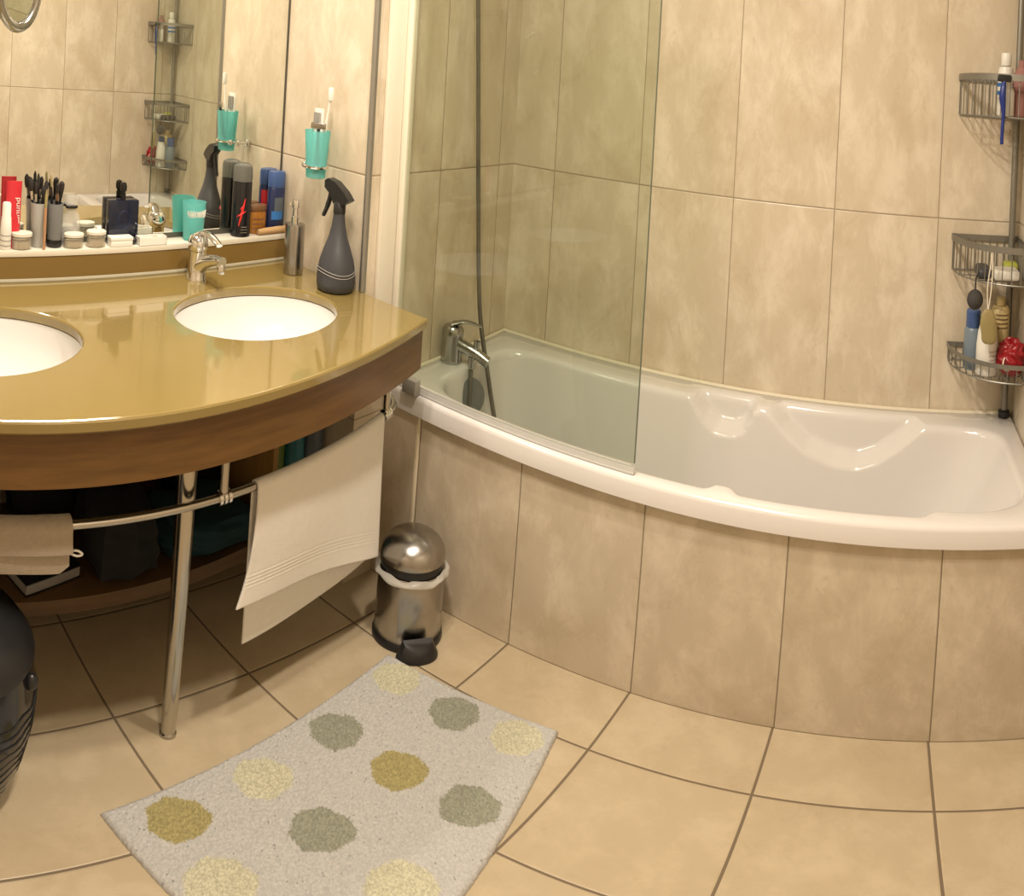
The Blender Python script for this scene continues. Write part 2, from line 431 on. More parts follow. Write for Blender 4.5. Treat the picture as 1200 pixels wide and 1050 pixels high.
# soap pump
dx, dy = -1.642, 1.360
so = thing('soap_dispenser', (dx, dy, TOP), 'brushed steel pump soap dispenser at the back corner of the counter', 'soap dispenser')
bm = B(); lathe(bm, [(.030, 0), (.0315, .002), (.0315, .120), (.0305, .124), (.012, .126)], (dx, dy, TOP+.0005), 40); obj('body', bm, 'steel', so)
bm = B(); lathe(bm, [(.0135, .126), (.0135, .142), (.011, .144), (.0095, .163), (.0130, .164), (.0130, .182), (.011, .186)], (dx, dy, TOP), 24)
tube(bm, [(dx, dy, TOP+.175), (dx-.012, dy-.006, TOP+.176), (dx-.018, dy-.009, TOP+.171)], .0045, 10); obj('pump', bm, 'chrome', so)

# spray bottle
px_, py_ = -1.464, 1.381
sp = thing('spray_bottle', (px_, py_, TOP), 'charcoal grey trigger spray bottle standing in the counter corner', 'spray bottle')
bm = B(); lathe(bm, [(.048, 0), (.054, .004), (.0565, .02), (.056, .045), (.050, .072), (.039, .100), (.028, .125), (.021, .150), (.0175, .172), (.0165, .186)], (px_, py_, TOP+.0005), 44, 1.05, 1.0)
obj('body', bm, 'dark_grey', sp, 60)
for dz in (.044, .051):   # two fine wavy embossed lines round the base
    bm = B(); pts = [(px_+(.0572 if dz < .05 else .0563)*1.05*math.cos(a), py_+(.0572 if dz < .05 else .0563)*math.sin(a), TOP+dz-.005*math.sin(2*a+2.2)) for a in [2*PI*k/80 for k in range(80)]]
    tube(bm, pts, .0008, 6, True); obj('wave_line', bm, 'label_grey', sp)
bm = B()
lathe(bm, [(.0185, .182), (.0185, .205), (.015, .208), (.0135, .216)], (px_, py_, TOP), 24)
# head: side profile swept to a width, pointing away from the camera's right
prof = [(-.052, .236), (-.052, .252), (-.040, .258), (-.010, .252), (.025, .233), (.044, .216), (.036, .211), (.016, .202), (-.016, .203), (-.028, .222)]
d = Vector((.86, .12, 0)).normalized(); s_ = Vector((-d.y, d.x, 0))
for (o_, w) in ((prof, .0145),):
    a = [bm.verts.new(Vector((px_, py_, TOP))+d*u+s_*w+Vector((0, 0, v))) for u, v in o_]
    b = [bm.verts.new(Vector((px_, py_, TOP))+d*u-s_*w+Vector((0, 0, v))) for u, v in o_]
    n = len(a)
    for k in range(n): bm.faces.new((a[k], a[(k+1) % n], b[(k+1) % n], b[k]))
    bm.faces.new(a); bm.faces.new(list(reversed(b)))
bmesh.ops.bevel(bm, geom=[e for e in bm.edges if len(e.link_faces) == 2 and e.calc_face_angle(0) > .9 and e.calc_length() > .01], offset=.003, segments=2, affect='EDGES')
obj('spray_head', bm, 'black_plastic', sp, 50)
bm = B(); T_ = [Vector((px_, py_, TOP))+d*u+Vector((0, 0, v)) for u, v in ((-.034, .236), (-.038, .215), (-.048, .190), (-.062, .166))]
tube(bm, smooth_path(T_, 6), [.009]*12+[.0085, .008, .0075, .0075, .0075, .007, .006], 12, flat=.7); obj('trigger', bm, 'black_plastic', sp)

# ------------------------------------------------------------------ tumbler and holder on the return wall
hx, hy, hz = -1.575, 1.375, 1.085
ho = thing('tumbler_holder', (hx, YS, hz), 'chrome ring tumbler holder fixed to the tiled return wall', 'holder')
bm = B(); pts = [(hx+.0375*math.cos(2*PI*k/40), hy+.0375*math.sin(2*PI*k/40), hz) for k in range(40)]; tube(bm, pts, .004, 8, True); obj('ring', bm, 'chrome', ho)
bm = B(); tube(bm, [(hx-.038, hy+.002, hz), (hx-.055, hy+.02, hz), (hx-.058, YS-.012, hz)], .005, 10); obj('arm', bm, 'chrome', ho)
for cx_, cy_, r_ in ((hx-.058, YS-.012, .012), (hx-.058, hy+.012, .010), (hx-.043, hy-.012, .009)):
    bm = B(); sphere(bm, (cx_, cy_, hz), r_); obj('knob', bm, 'chrome', ho)
tu = thing('tumbler', (hx, hy, 1.058), 'teal translucent tumbler hanging in the chrome ring on the return wall', 'tumbler')
bm = B(); lathe(bm, [(.029, 1.058), (.0305, 1.060), (.0325, 1.085), (.040, 1.170), (.038, 1.170), (.031, 1.086), (.029, 1.064), (.010, 1.062)], (hx, hy, 0), 36); obj('cup', bm, 'teal_cup', tu, 50)

tb = thing('toothbrush', (hx+.02, hy+.008, 1.068), 'white toothbrush standing in the teal wall tumbler', 'toothbrush')
a, b = Vector((hx+.004, hy+.002, 1.068)), Vector((hx+.046, hy+.008, 1.263)); dirv = (b-a).normalized()
bm = B(); tube(bm, smooth_path([a, a+(b-a)*.45, a+(b-a)*.7, b], 6), [.0055]*8+[.005, .0045, .004, .0036, .0034, .0034, .0034, .0036, .004, .0045, .0045], 10); obj('handle', bm, 'white_plastic', tb)
bm = B(); box(bm, (b.x-.009, b.y-.007, b.z-.020), (b.x+.005, b.y+.006, b.z+.012), .003); obj('brush_head', bm, 'white_plastic', tb)
rz = thing('razor', (hx, hy, 1.066), 'grey cartridge razor leaning in the teal wall tumbler, head up', 'razor')
bm = B(); tube(bm, smooth_path([(hx+.002, hy-.002, 1.066), (hx+.014, hy-.011, 1.12), (hx+.024, hy-.019, 1.176)], 6), [.010, .0095, .009, .0085, .008, .0075, .007, .006, .0055, .005, .005, .005, .005], 10); obj('handle', bm, 'dark_grey', rz)
bm = B(); box(bm, (hx+.001, hy-.026, 1.176), (hx+.047, hy-.013, 1.191), .003, rot=rotm('Z', 42)); obj('blade_head', bm, 'steel', rz)
tp = thing('toothpaste_tube', (hx-.01, hy+.006, 1.068), 'white toothpaste tube upright in the teal wall tumbler behind the razor', 'tube')
bm = B(); vs = []
for z, w, t_ in ((1.068, .010, .010), (1.085, .017, .013), (1.12, .019, .011), (1.17, .021, .006), (1.222, .023, .0015)):
    vs.append([bm.verts.new((hx-.010+w*math.cos(2*PI*k/20), hy+.010+t_*math.sin(2*PI*k/20), z)) for k in range(20)])
for r1, r2 in zip(vs, vs[1:]):
    for k in range(20): bm.faces.new((r1[k], r1[(k+1) % 20], r2[(k+1) % 20], r2[k]))
bm.faces.new(vs[-1]); bm.faces.new(list(reversed(vs[0]))); obj('tube_body', bm, 'white_plastic', tp)
for k in range(4):
    bm = B(); box(bm, (hx-.024+.008*k, hy-.0006, 1.176), (hx-.020+.008*k, hy+.0055, 1.212)); obj('print_line', bm, 'label_grey', tp)

# ------------------------------------------------------------------ things on the ledge
def put(name, y, label, cat, x=-1.801, group=None): return thing(name, (x, y, ZL), label, cat, group)
Z0 = ZL+.0004
def jar(y, r, h, label, x=-1.7865):
    o = put('cosmetic_jar', y, label, 'jar', x, 'small lidded jars on the ledge')
    kx, ky = .70, 1.08
    bm = B(); lathe(bm, [(r*.93, 0), (r, .002), (r, h*.70), (r*.9, h*.76)], (x, y, Z0), 32, kx, ky); obj('jar_body', bm, 'jar', o)
    bm = B(); lathe(bm, [(r*.80, .002), (r*.82, h*.5)], (x, y, Z0), 28, kx, ky); obj('contents', bm, 'beige_cream', o)
    bm = B(); lathe(bm, [(r*1.02, h*.765), (r*1.05, h*.78), (r*1.05, h*.95), (r*.97, h)], (x, y, Z0), 32, kx, ky); obj('lid', bm, 'lid', o)
    bm = B(); lathe(bm, [(r*1.03, h*.60), (r*1.04, h*.62), (r*1.04, h*.66), (r*1.03, h*.68)], (x, y, Z0), 32, kx, ky); obj('neck_ring', bm, 'silver', o)
jar(.521, .0265, .037, 'frosted jar with cream lid nearest the red tube')
jar(.676, .0265, .032, 'frosted jar with cream lid in front of the clear glass bottle')
jar(.745, .0265, .037, 'frosted jar with cream lid beside the flat white box')

# red tube
rt = put('cosmetic_tube', .497, 'red cosmetic tube with white lettering standing on the ledge', 'tube')
bm = B(); rg = []
for z, w, t_ in ((.0, .015, .013), (.018, .016, .014), (.022, .020, .014), (.07, .0215, .010), (.145, .0225, .0012)):
    rg.append([bm.verts.new((-1.801+t_*math.sin(2*PI*k/28), .497+w*math.cos(2*PI*k/28), Z0+z)) for k in range(28)])
for r1, r2 in zip(rg, rg[1:]):
    for k in range(28): bm.faces.new((r1[k], r1[(k+1) % 28], r2[(k+1) % 28], r2[k]))
bm.faces.new(rg[-1]); bm.faces.new(list(reversed(rg[0]))); obj('tube_body', bm, 'red', rt)

def text(name, body, size, loc, xdir, ydir, mat, parent, ext=.0003):
    """small raised lettering; xdir is the reading direction, ydir the up direction of the letters"""
    cu = bpy.data.curves.new(name, 'FONT'); cu.body = body; cu.size = size; cu.extrude = ext; cu.align_x = 'CENTER'; cu.align_y = 'CENTER'
    tmp = bpy.data.objects.new(name, cu); COL.objects.link(tmp)
    dg = bpy.context.evaluated_depsgraph_get(); me = bpy.data.meshes.new_from_object(tmp.evaluated_get(dg))
    bpy.data.objects.remove(tmp)
    X_ = Vector(xdir).normalized(); Y_ = Vector(ydir).normalized(); N_ = X_.cross(Y_)
    m = Matrix((X_, Y_, N_)).transposed().to_4x4(); m.translation = Vector(loc)-wpos(parent)
    me.transform(m); me.materials.clear(); me.materials.append(M[mat])
    o = bpy.data.objects.new(name, me); COL.objects.link(o); o.parent = parent; return o
text('lettering', 'punum', .021, (-1.7925, .510, Z0+.082), (0, -.0, -1), (0, 1, 0), 'white_plastic', rt)

wt = put('cream_bottle', .474, 'small white tapered bottle in front of the red tube at the left edge', 'bottle', -1.786)
bm = B(); lathe(bm, [(.014, 0), (.0155, .003), (.0155, .045), (.0135, .070), (.0125, .072), (.012, .098), (.010, .1015)], (-1.786, .474, Z0), 28); obj('bottle_body', bm, 'white_plastic', wt)
for k in range(3):
    bm = B(); lathe(bm, [(.01575, .008+.011*k), (.01575, .0105+.011*k)], (-1.786, .474, Z0), 28, 1, 1, False, False); obj('print_line', bm, 'label_grey', wt)

# brush cup with brushes
cy, cx = .622, -1.803
cu = put('brush_cup', cy, 'clear grey cup with a black foot holding make-up brushes', 'cup', cx)
bm = B(); lathe(bm, [(.0195, .016), (.0205, .018), (.0225, .097), (.0212, .097), (.0190, .020), (.005, .019)], (cx, cy, Z0), 32, 1, 1.04); obj('cup_wall', bm, 'cup_clear', cu)
bm = B(); lathe(bm, [(.0205, 0), (.0215, .002), (.0215, .0155), (.0195, .0165)], (cx, cy, Z0), 32, 1, 1.04); obj('foot', bm, 'black_gloss', cu)
gy, gx = .5735, -1.805
cg = put('brush_beaker', gy, 'opaque pale grey beaker of brushes behind the rose gold pencil', 'cup', gx)
bm = B(); lathe(bm, [(.016, 0), (.0175, .002), (.0235, .098), (.0222, .098), (.0165, .006), (.004, .005)], (gx, gy, Z0), 32, .95, 1.02); obj('cup_wall', bm, 'cup_grey', cg, 50)
BR = [(gx, gy, -.004, -.020, .158, 'flat wide black brush at the left of the pale grey beaker', .0075), (gx, gy, .006, -.011, .150, 'black brush with a silver ferrule in the pale grey beaker', .0050),
      (gx, gy, -.008, -.002, .165, 'tall slim black brush at the back of the pale grey beaker', .0045), (gx, gy, .008, .008, .142, 'short black brush at the front of the pale grey beaker', .0060),
      (gx, gy, -.002, .016, .152, 'silver-ended black brush leaning to the right in the pale grey beaker', .0065),
      (cx, cy, -.006, -.012, .150, 'thin tall brush with a pointed olive tip in the clear grey cup', .0034),
      (cx, cy, .006, .002, .132, 'dark brown brush in the middle of the clear grey cup', .0050), (cx, cy, -.002, .015, .136, 'thick black fluffy brush leaning to the right in the clear grey cup', .0078)]
for i, (bx0, by0, ox, oy, L, lab, r) in enumerate(BR):
    zb0 = Z0+(.024 if bx0 == cx else .010)
    b0 = Vector((bx0+ox*.4, by0+oy*.40, zb0)); dv = Vector((ox*.55, oy*.72, .11)).normalized(); b1 = b0+dv*(L-.015)
    o = thing('makeup_brush', b0, lab, 'brush', 'make-up brushes in the cups')
    bm = B(); tube(bm, [b0, b0+dv*(L*.60)], [.0030, .0040], 10); obj('handle', bm, 'black_gloss', o)
    bm = B(); tube(bm, [b0+dv*(L*.60), b0+dv*(L*.72)], [.0042, r*.85], 10); obj('ferrule', bm, 'silver' if i in (0, 1, 4) else 'brown' if i == 6 else 'black_gloss', o)
    bm = B(); tube(bm, [b0+dv*(L*.72), b0+dv*(L*.78), b0+dv*(L*.86), b1], [r*.85, r*1.1, r, r*.35], 10); obj('bristles', bm, 'olive' if i == 5 else 'bristle', o)
pn = thing('cosmetic_pencil', (-1.7735, .583, ZL), 'rose gold cosmetic pencil standing upright in front of the brush cup', 'pencil')
bm = B(); tube(bm, [(-1.7735, .583, Z0), (-1.7735, .583, Z0+.092)], .0042, 12); obj('barrel', bm, 'rose', pn)
bm = B(); tube(bm, [(-1.7735, .583, Z0+.092), (-1.7742, .583, Z0+.10), (-1.775, .584, Z0+.115), (-1.776, .585, Z0+.132)], [.0042, .0036, .0046, .001], 12); obj('tip', bm, 'olive', pn)

# glass bottle with stopper
gb = put('glass_bottle', .677, 'clear glass bottle with a black collar and glass stopper', 'bottle', -1.8175)
bm = B(); lathe(bm, [(.026, 0), (.028, .003), (.028, .056), (.022, .068), (.014, .076), (.013, .082)], (-1.8175, .677, Z0), 32, .39, 1.0); obj('bottle_body', bm, 'clear', gb)
bm = B(); lathe(bm, [(.016, .082), (.0165, .083), (.0165, .087), (.015, .088)], (-1.8175, .677, Z0), 28, .62, 1.1); obj('collar', bm, 'black_gloss', gb)
bm = B(); lathe(bm, [(.0135, .0882), (.019, .091), (.019, .106), (.016, .110)], (-1.8175, .677, Z0), 28, .56, 1.1); obj('stopper', bm, 'clear', gb)

# navy perfume
pf = put('perfume_bottle', .838, 'square navy glass perfume bottle with an uncapped black spray neck', 'perfume bottle', -1.8145)
bm = B(); box(bm, (-1.8290, .790, Z0), (-1.8005, .886, Z0+.100), .003); obj('flask', bm, 'navy', pf)
bm = B(); tube(bm, [(-1.8001, .838+.018*math.cos(2*PI*k/28), Z0+.055+.020*math.sin(2*PI*k/28)) for k in range(28)], .0012, 6, True); obj('emblem', bm, 'navy_cap', pf)
bm = B(); lathe(bm, [(.008, .1005), (.008, .114), (.006, .115), (.006, .118), (.0095, .120), (.0105, .130), (.0085, .138), (.003, .140)], (-1.8145, .838, Z0), 24); obj('sprayer', bm, 'black_gloss', pf)
bm = B(); sphere(bm, (-1.787, .867, Z0+.0090), .0085); tag(obj('bottle_cap', bm, 'black_plastic', origin=(-1.787, .867, ZL)), 'small black round cap lying before the navy perfume bottle', 'cap')
# flat boxes
wb = thing('jewellery_box', (-1.782, .822, ZL), 'closed flat white box before the navy perfume bottle', 'box')
bm = B(); box(bm, (-1.7975, .786, Z0), (-1.7685, .855, Z0+.014), .001); obj('base', bm, 'box_white', wb)
bm = B(); box(bm, (-1.7985, .785, Z0+.0142), (-1.7675, .856, Z0+.022), .001); obj('lid', bm, 'box_white', wb)
ob = thing('open_box', (-1.782, .922, ZL), 'open shallow white box with trinkets between perfume and teal cup', 'box')
bm = B(); box(bm, (-1.798, .877, Z0), (-1.767, .968, Z0+.002))
for lo, hi in (((-1.798, .877), (-1.7955, .968)), ((-1.7695, .877), (-1.767, .968)), ((-1.798, .877), (-1.767, .8795)), ((-1.798, .9655), (-1.767, .968))):
    box(bm, (*lo, Z0), (*hi, Z0+.019))
obj('tray', bm, 'box_white', ob)
bm = B(); tube(bm, [(-1.7825+.009*math.cos(2*PI*k/24), .912+.009*math.sin(2*PI*k/24), Z0+.010+.004*math.cos(2*PI*k/24)) for k in range(24)], .003, 8, True)
tag(obj('ring', bm, 'silver', origin=(-1.7825, .912, ZL)), 'small silver ring lying in the open white box', 'ring')
bm = B(); sphere(bm, (-1.7825, .938, Z0+.0100), .008, 1, 1.3, .95); tag(obj('bead', bm, 'olive', origin=(-1.7825, .938, ZL)), 'small olive bead lying in the open white box', 'bead')

# teal cup on the ledge
tcx, tcy = -1.797, 1.076
tc = thing('plastic_cup', (tcx, tcy, ZL), 'teal translucent cup standing on the ledge behind the faucet', 'cup')
bm = B(); lathe(bm, [(.026, 0), (.0275, .002), (.034, .092), (.0325, .092), (.026, .004), (.006, .0035)], (tcx, tcy, Z0), 36, .93, 1.18); obj('cup_wall', bm, 'teal_cup', tc, 50)
bm = B()
for k in range(7):   # white scribbled script on the cup
    a0 = -1.0+k*.27; pts = []
    for j in range(9):
        a = a0+.26*j/8; z = .066+.009*math.sin(j*PI/2+k*1.3)
        r = .026+(.034-.026)*(z/.092)+.0012
        pts.append((tcx+r*.93*math.cos(a), tcy+r*1.18*math.sin(a), Z0+z))
    tube(bm, pts, .0010, 6)
obj('script', bm, 'white_plastic', tc)

# black spray can with red mark
bx, by = -1.798, 1.256
bc = thing('aerosol_can', (bx, by, ZL), 'tall black aerosol can with a red splash mark and smoky cap', 'spray can')
bm = B(); lathe(bm, [(.0275, 0), (.029, .002), (.029, .135), (.0275, .139)], (bx, by, Z0), 36, 1, 1.16); obj('can_body', bm, 'black_gloss', bc)
bm = B(); lathe(bm, [(.0288, .1392), (.0288, .170), (.0265, .178), (.018, .183)], (bx, by, Z0), 36, 1, 1.16); obj('cap', bm, 'cap_clear', bc)
def on_can(a, z, r=.0293): return (bx+r*math.cos(a), by+r*1.16*math.sin(a), Z0+z)
for p, q in (((-.72, .028), (-.15, .098)), ((-.95, .052), (-.05, .066)), ((-.62, .070), (-.30, .080))):
    bm = B(); tube(bm, [on_can(p[0]+(q[0]-p[0])*k/10, p[1]+(q[1]-p[1])*k/10, .0296) for k in range(11)], [.0012+.0032*math.sin(PI*k/10) for k in range(11)], 8, flat=.5); obj('splash_mark', bm, 'red_mark', bc)
for z in (.012, .019, .026):
    bm = B(); tube(bm, [on_can(-.5+.08*k, z, .0292) for k in range(9)], .0013, 6, flat=.5); obj('print_line', bm, 'silver', bc)

# blue can: navy front, red label at the back
ux, uy = -1.8065, 1.404
uc = thing('deodorant_can', (ux, uy, ZL), 'navy deodorant can with a blue cap against the return wall', 'spray can')
bm = B(); lathe(bm, [(.0275, 0), (.029, .002), (.029, .112), (.027, .116)], (ux, uy, Z0), 36, .76, 1.15); obj('can_body', bm, 'navy_cap', uc)
bm = B(); lathe(bm, [(.028, .1165), (.029, .118), (.029, .150), (.0265, .158), (.012, .160)], (ux, uy, Z0), 36, .76, 1.15); obj('cap', bm, 'blue_cap', uc)
def patch(cx_, cy_, r, ky, a0, a1, z0, z1, n=16, kx=.76):
    bm = B(); ra = [[bm.verts.new((cx_+r*kx*math.cos(a0+(a1-a0)*k/n), cy_+r*ky*math.sin(a0+(a1-a0)*k/n), Z0+z)) for k in range(n+1)] for z in (z0, z1)]
    for k in range(n): bm.faces.new((ra[0][k], ra[0][k+1], ra[1][k+1], ra[1][k]))
    return bm
obj('paper_label', patch(ux, uy, .0293, 1.15, 1.9, 4.4, .050, .104), 'red', uc)['label'] = 'red label on the back of the can'
obj('paper_label', patch(ux, uy, .0293, 1.15, -.9, .5, .034, .056), 'mid_blue', uc)['label'] = 'bright blue band'
obj('paper_label', patch(ux, uy, .0293, 1.15, -.6, .5, .056, .092), 'slate_bottle', uc)['label'] = 'grey panel'

ax_, ay_ = -1.8075, 1.330
ab = thing('amber_bottle', (ax_, ay_, ZL), 'short amber bottle with a brown cap between the black and blue cans', 'bottle')
bm = B(); lathe(bm, [(.025, 0), (.027, .003), (.027, .052), (.024, .058)], (ax_, ay_, Z0), 32, .70, 1.25); obj('bottle_body', bm, 'amber', ab)
bm = B(); lathe(bm, [(.0265, .0585), (.0275, .060), (.0275, .070), (.026, .073)], (ax_, ay_, Z0), 32, .70, 1.25); obj('cap', bm, 'brown', ab)
for k in range(3):
    obj('print_line', patch(ax_, ay_, .0273, 1.25, -.9, .4, .012+.012*k, .016+.012*k, kx=.70), 'brown', ab)
bm = B(); tube(bm, [(-1.7755, 1.312, Z0+.0082), (-1.7755, 1.335, Z0+.0092), (-1.7755, 1.395, Z0+.0098), (-1.7755, 1.434, Z0+.0098)], [.0075, .0088, .0095, .0095], 16)
tag(obj('tan_tube', bm, 'tan', origin=(-1.772, 1.375, ZL)), 'tan tube lying on the ledge before the blue can', 'tube')

# ------------------------------------------------------------------ shaving mirror at the top left
mx, my, mz = -1.62, .439, 1.428
sm = thing('shaving_mirror', (XM+.006, .40, 1.43), 'round chrome shaving mirror in the top left corner of the photo', 'shaving mirror')
rt_ = rotm('Z', -12) @ rotm('Y', 80)
bm = B(); c_ = Vector((mx, my, mz)); u_, v_ = rotm('Z', 24) @ Vector((0, 1, 0)), Vector((.12, 0, .99)).normalized()
tube(bm, [c_+u_*.062*math.cos(2*PI*k/48)+v_*.078*math.sin(2*PI*k/48) for k in range(48)], .0115, 12, True); obj('ring_frame', bm, 'dull_chrome', sm)
bm = B(); nn = u_.cross(v_).normalized(); a = [bm.verts.new(c_+u_*.060*math.cos(2*PI*k/48)+v_*.076*math.sin(2*PI*k/48)+nn*.002) for k in range(48)]
b = [bm.verts.new(v.co-nn*.004) for v in a]
for k in range(48): bm.faces.new((a[k], a[(k+1) % 48], b[(k+1) % 48], b[k]))
bm.faces.new(a); bm.faces.new(list(reversed(b))); obj('mirror_glass', bm, 'mirror', sm)
bm = B(); tube(bm, smooth_path([c_+v_*.07-nn*.0, c_+v_*.105, (XM+.10, .40, 1.56), (XM+.012, .38, 1.56)], 6), .006, 10)
lathe(bm, [(.03, 0), (.03, .006), (.02, .010)], (XM+.0065, .38, 1.56), 24, rot=rotm('Y', 90)); obj('arm', bm, 'chrome', sm)

# ------------------------------------------------------------------ towel rail, towel and washcloth
ZR = .585
def xr(y): return -1.128-(y-.75)**2/4.4
tr = thing('towel_rail', (-1.15, .75, ZR), 'curved chrome towel rail hung below the counter fascia', 'towel rail')
bm = B(); pts = [(xr(y), y, ZR) for y in [0.0+1.40*k/40 for k in range(41)]]
pts += [(xr(1.42)-.010, 1.424, ZR), (xr(1.43)-.04, 1.448, ZR-.001), (-1.37, 1.463, ZR-.001), (-1.4076, 1.465, ZR-.001)]
tube(bm, pts, .0085, 14); obj('rail', bm, 'leg_chrome', tr)
for y in (.785, 1.365):
    bm = B(); xx = xf(y, .0435) if y > 1 else xr(y)
    tube(bm, [(xr(y), y, ZR), (xr(y), y, .7868)], .0095, 12); obj('bracket', bm, 'leg_chrome', tr)
    for k in range(3):
        bm = B(); tube(bm, [(xr(y+.011*(k-1)), y+.011*(k-1)-.0035, ZR), (xr(y+.011*(k-1)), y+.011*(k-1)+.0035, ZR)], .0145, 14); obj('clamp_ring', bm, 'chrome', tr)
bm = B(); lathe(bm, [(.020, 0), (.020, .006), (.014, .012)], (XT+.0004, 1.465, ZR-.001), 24, rot=rotm('Y', 90)); obj('wall_rose', bm, 'dull_chrome', tr)

def sstep(t): t = max(0, min(1, t)); return t*t*(3-2*t)
def drape(name, mat, y0, y1, front, back, thick, ny=70, nf=110, wave=.004, parent=None, gap=.0025, flare=0.0, band=True, seed=0):
    """a cloth over the rail: front(s), back(s) give the hem heights"""
    bm = B(); rows = []; r = .0085+gap
    for j in range(ny+1):
        s = j/ny; y = y0+(y1-y0)*s; row = []
        zf, zb = front(s), back(s)
        for i in range(nf+1):                                  # front hem up to the rail
            t = i/nf; z = zf+(ZR-zf)*t; h = 1-t
            bul = wave*math.sin(s*7+seed+h*1.5)*h + .010*h*(1-h)*math.sin(3*s+1)
            bd = .0006*math.sin(2*PI*(z-zf)/.008) if band and .040 < (z-zf) < .072 else 0
            row.append((xr(y)+r+.006*h+bul+bd, y-flare*h*h*max(0, 1-1.6*s)**1.5, z))
        for i in range(1, 10):
            a = PI*i/10; row.append((xr(y)+r*math.cos(a), y, ZR+r*math.sin(a)))
        for i in range(nf+1):
            t = i/nf; z = ZR+(zb-ZR)*t
            row.append((xr(y)-r-.004*t+wave*.6*math.sin(s*6+2+seed)*t, y+.004*t, z))
        rows.append([bm.verts.new(p) for p in row])
    for a, b in zip(rows, rows[1:]):
        for i in range(len(a)-1): bm.faces.new((a[i], a[i+1], b[i+1], b[i]))
    o = obj(name, bm, mat, parent, 60, origin=None if parent else (xr((y0+y1)/2), (y0+y1)/2, ZR))
    m_ = o.modifiers.new('thick', 'SOLIDIFY'); m_.thickness = thick; m_.offset = 0
    return o
def lerp(a, b, t): return a+(b-a)*t
w_ = drape('hand_towel', 'terry_white', .868, 1.338, lambda s: .338-.100*s**1.9, lambda s: lerp(.212, .225, s), .0035, flare=.045, wave=.006)
tag(w_, 'cream white hand towel hanging over the curved rail beside the bin', 'towel')
c1 = thing('washcloth', (xr(.36), .36, ZR), 'folded taupe washcloth with a loop hanging on the rail at the left edge', 'washcloth')
drape('cloth', 'terry_taupe', .20, .456, lambda s: .543, lambda s: .50, .007, wave=.002, parent=c1, gap=.0075, band=False)
drape('inner_fold', 'terry_taupe', .20, .452, lambda s: .504+.010*(s > .93)*(s-.93)*20, lambda s: .505, .005, wave=.002, parent=c1, gap=.0028, band=False)
bm = B(); tube(bm, smooth_path([(xr(.452)+.016, .452, .545), (xr(.47)+.018, .466, .546), (xr(.48)+.018, .476, .538), (xr(.47)+.017, .466, .535), (xr(.452)+.016, .452, .541)], 6), .0022, 8); obj('loop', bm, 'terry_white', c1)

# ------------------------------------------------------------------ low shelf and what lies on it
def xs(y): return -1.405-(y-.75)**2/4.4
sh = thing('low_shelf', (XM, .7, .19), 'low bow-fronted brown wood shelf under the washbasin counter', 'shelf')
ys = [-.04+(YS-.001+.04)*k/50 for k in range(51)]
bm = B(); prism(bm, [(xs(y), y) for y in ys]+[(XM+.0005, YS-.001), (XM+.0005, -.04)], .188, .226); obj('board', bm, 'shelf_wood', sh, 30)
bm = B(); box(bm, (XM+.0006, 1.188, .2262), (-1.47, 1.206, .640)); obj('divider', bm, 'divider_wood', sh)['label'] = 'yellowish upright panel'

def lump(name, c, s, mat, label, cat, seed, group=None, p=.55):
    """a soft bag or folded cloth: a rounded block with slack folds, flat underneath"""
    rn = random.Random(seed); bm = B()
    bmesh.ops.create_cube(bm, size=2); bmesh.ops.subdivide_edges(bm, edges=bm.edges[:], cuts=11, use_grid_fill=True)
    ph = [rn.uniform(0, 6) for _ in range(6)]
    for v in bm.verts:
        d_ = v.co.normalized(); q = v.co.copy(); k = lerp(1, 1/max(abs(d_.x), abs(d_.y), abs(d_.z)), p)
        q = d_*k
        w = 1+.05*math.sin(5*q.x+ph[0]+3*q.z)+.05*math.sin(6*q.y+ph[1]+2*q.x)+.03*math.sin(11*q.z+ph[2]+5*q.y)
        v.co = Vector((c[0]+q.x*s[0]*w, c[1]+q.y*s[1]*w, max(.2268, c[2]+q.z*s[2]*w)))
    return tag(obj(name, bm, mat, origin=(c[0], c[1], .2268)), label, cat, group)
lump('black_bag', (-1.66, .30, .40), (.15, .13, .17), 'black_cloth', 'black soft bag on the low shelf behind the taupe washcloth', 'bag', 1)
lump('black_pouch', (-1.53, .735, .312), (.115, .088, .083), 'black_cloth', 'black pouch lying on the low shelf left of the chrome leg', 'bag', 2)
lump('maroon_bag', (-1.755, .865, .44), (.065, .085, .20), 'maroon', 'dark maroon bag pushed back on the low shelf behind the chrome leg', 'bag', 3)
lump('black_case', (-1.755, .62, .44), (.062, .135, .20), 'black_cloth', 'tall black case at the back of the low shelf', 'bag', 5)
lump('teal_cloth', (-1.535, .99, .275), (.112, .135, .046), 'teal_cloth', 'folded dark teal cloth on the low shelf right of the chrome leg', 'cloth', 4)
lump('black_washbag', (-1.745, 1.075, .42), (.075, .090, .19), 'black_cloth', 'black upright wash bag beside the yellow wood panel', 'bag', 6)
bk = thing('book', (-1.54, .52, .226), 'dark book with grey page edges jutting over the shelf front', 'book')
rb = rotm('Z', 15.7); pv = (-1.556, .522, .24)
bm = B(); box(bm, (-1.656, .442, .2267), (-1.456, .602, .2295), 0, rot=rb, piv=pv); box(bm, (-1.656, .442, .2555), (-1.456, .602, .2585), 0, rot=rb, piv=pv); obj('cover', bm, 'black_plastic', bk)
bm = B(); box(bm, (-1.653, .445, .2296), (-1.459, .599, .2554), 0, rot=rb, piv=pv); obj('pages', bm, 'book_grey', bk)
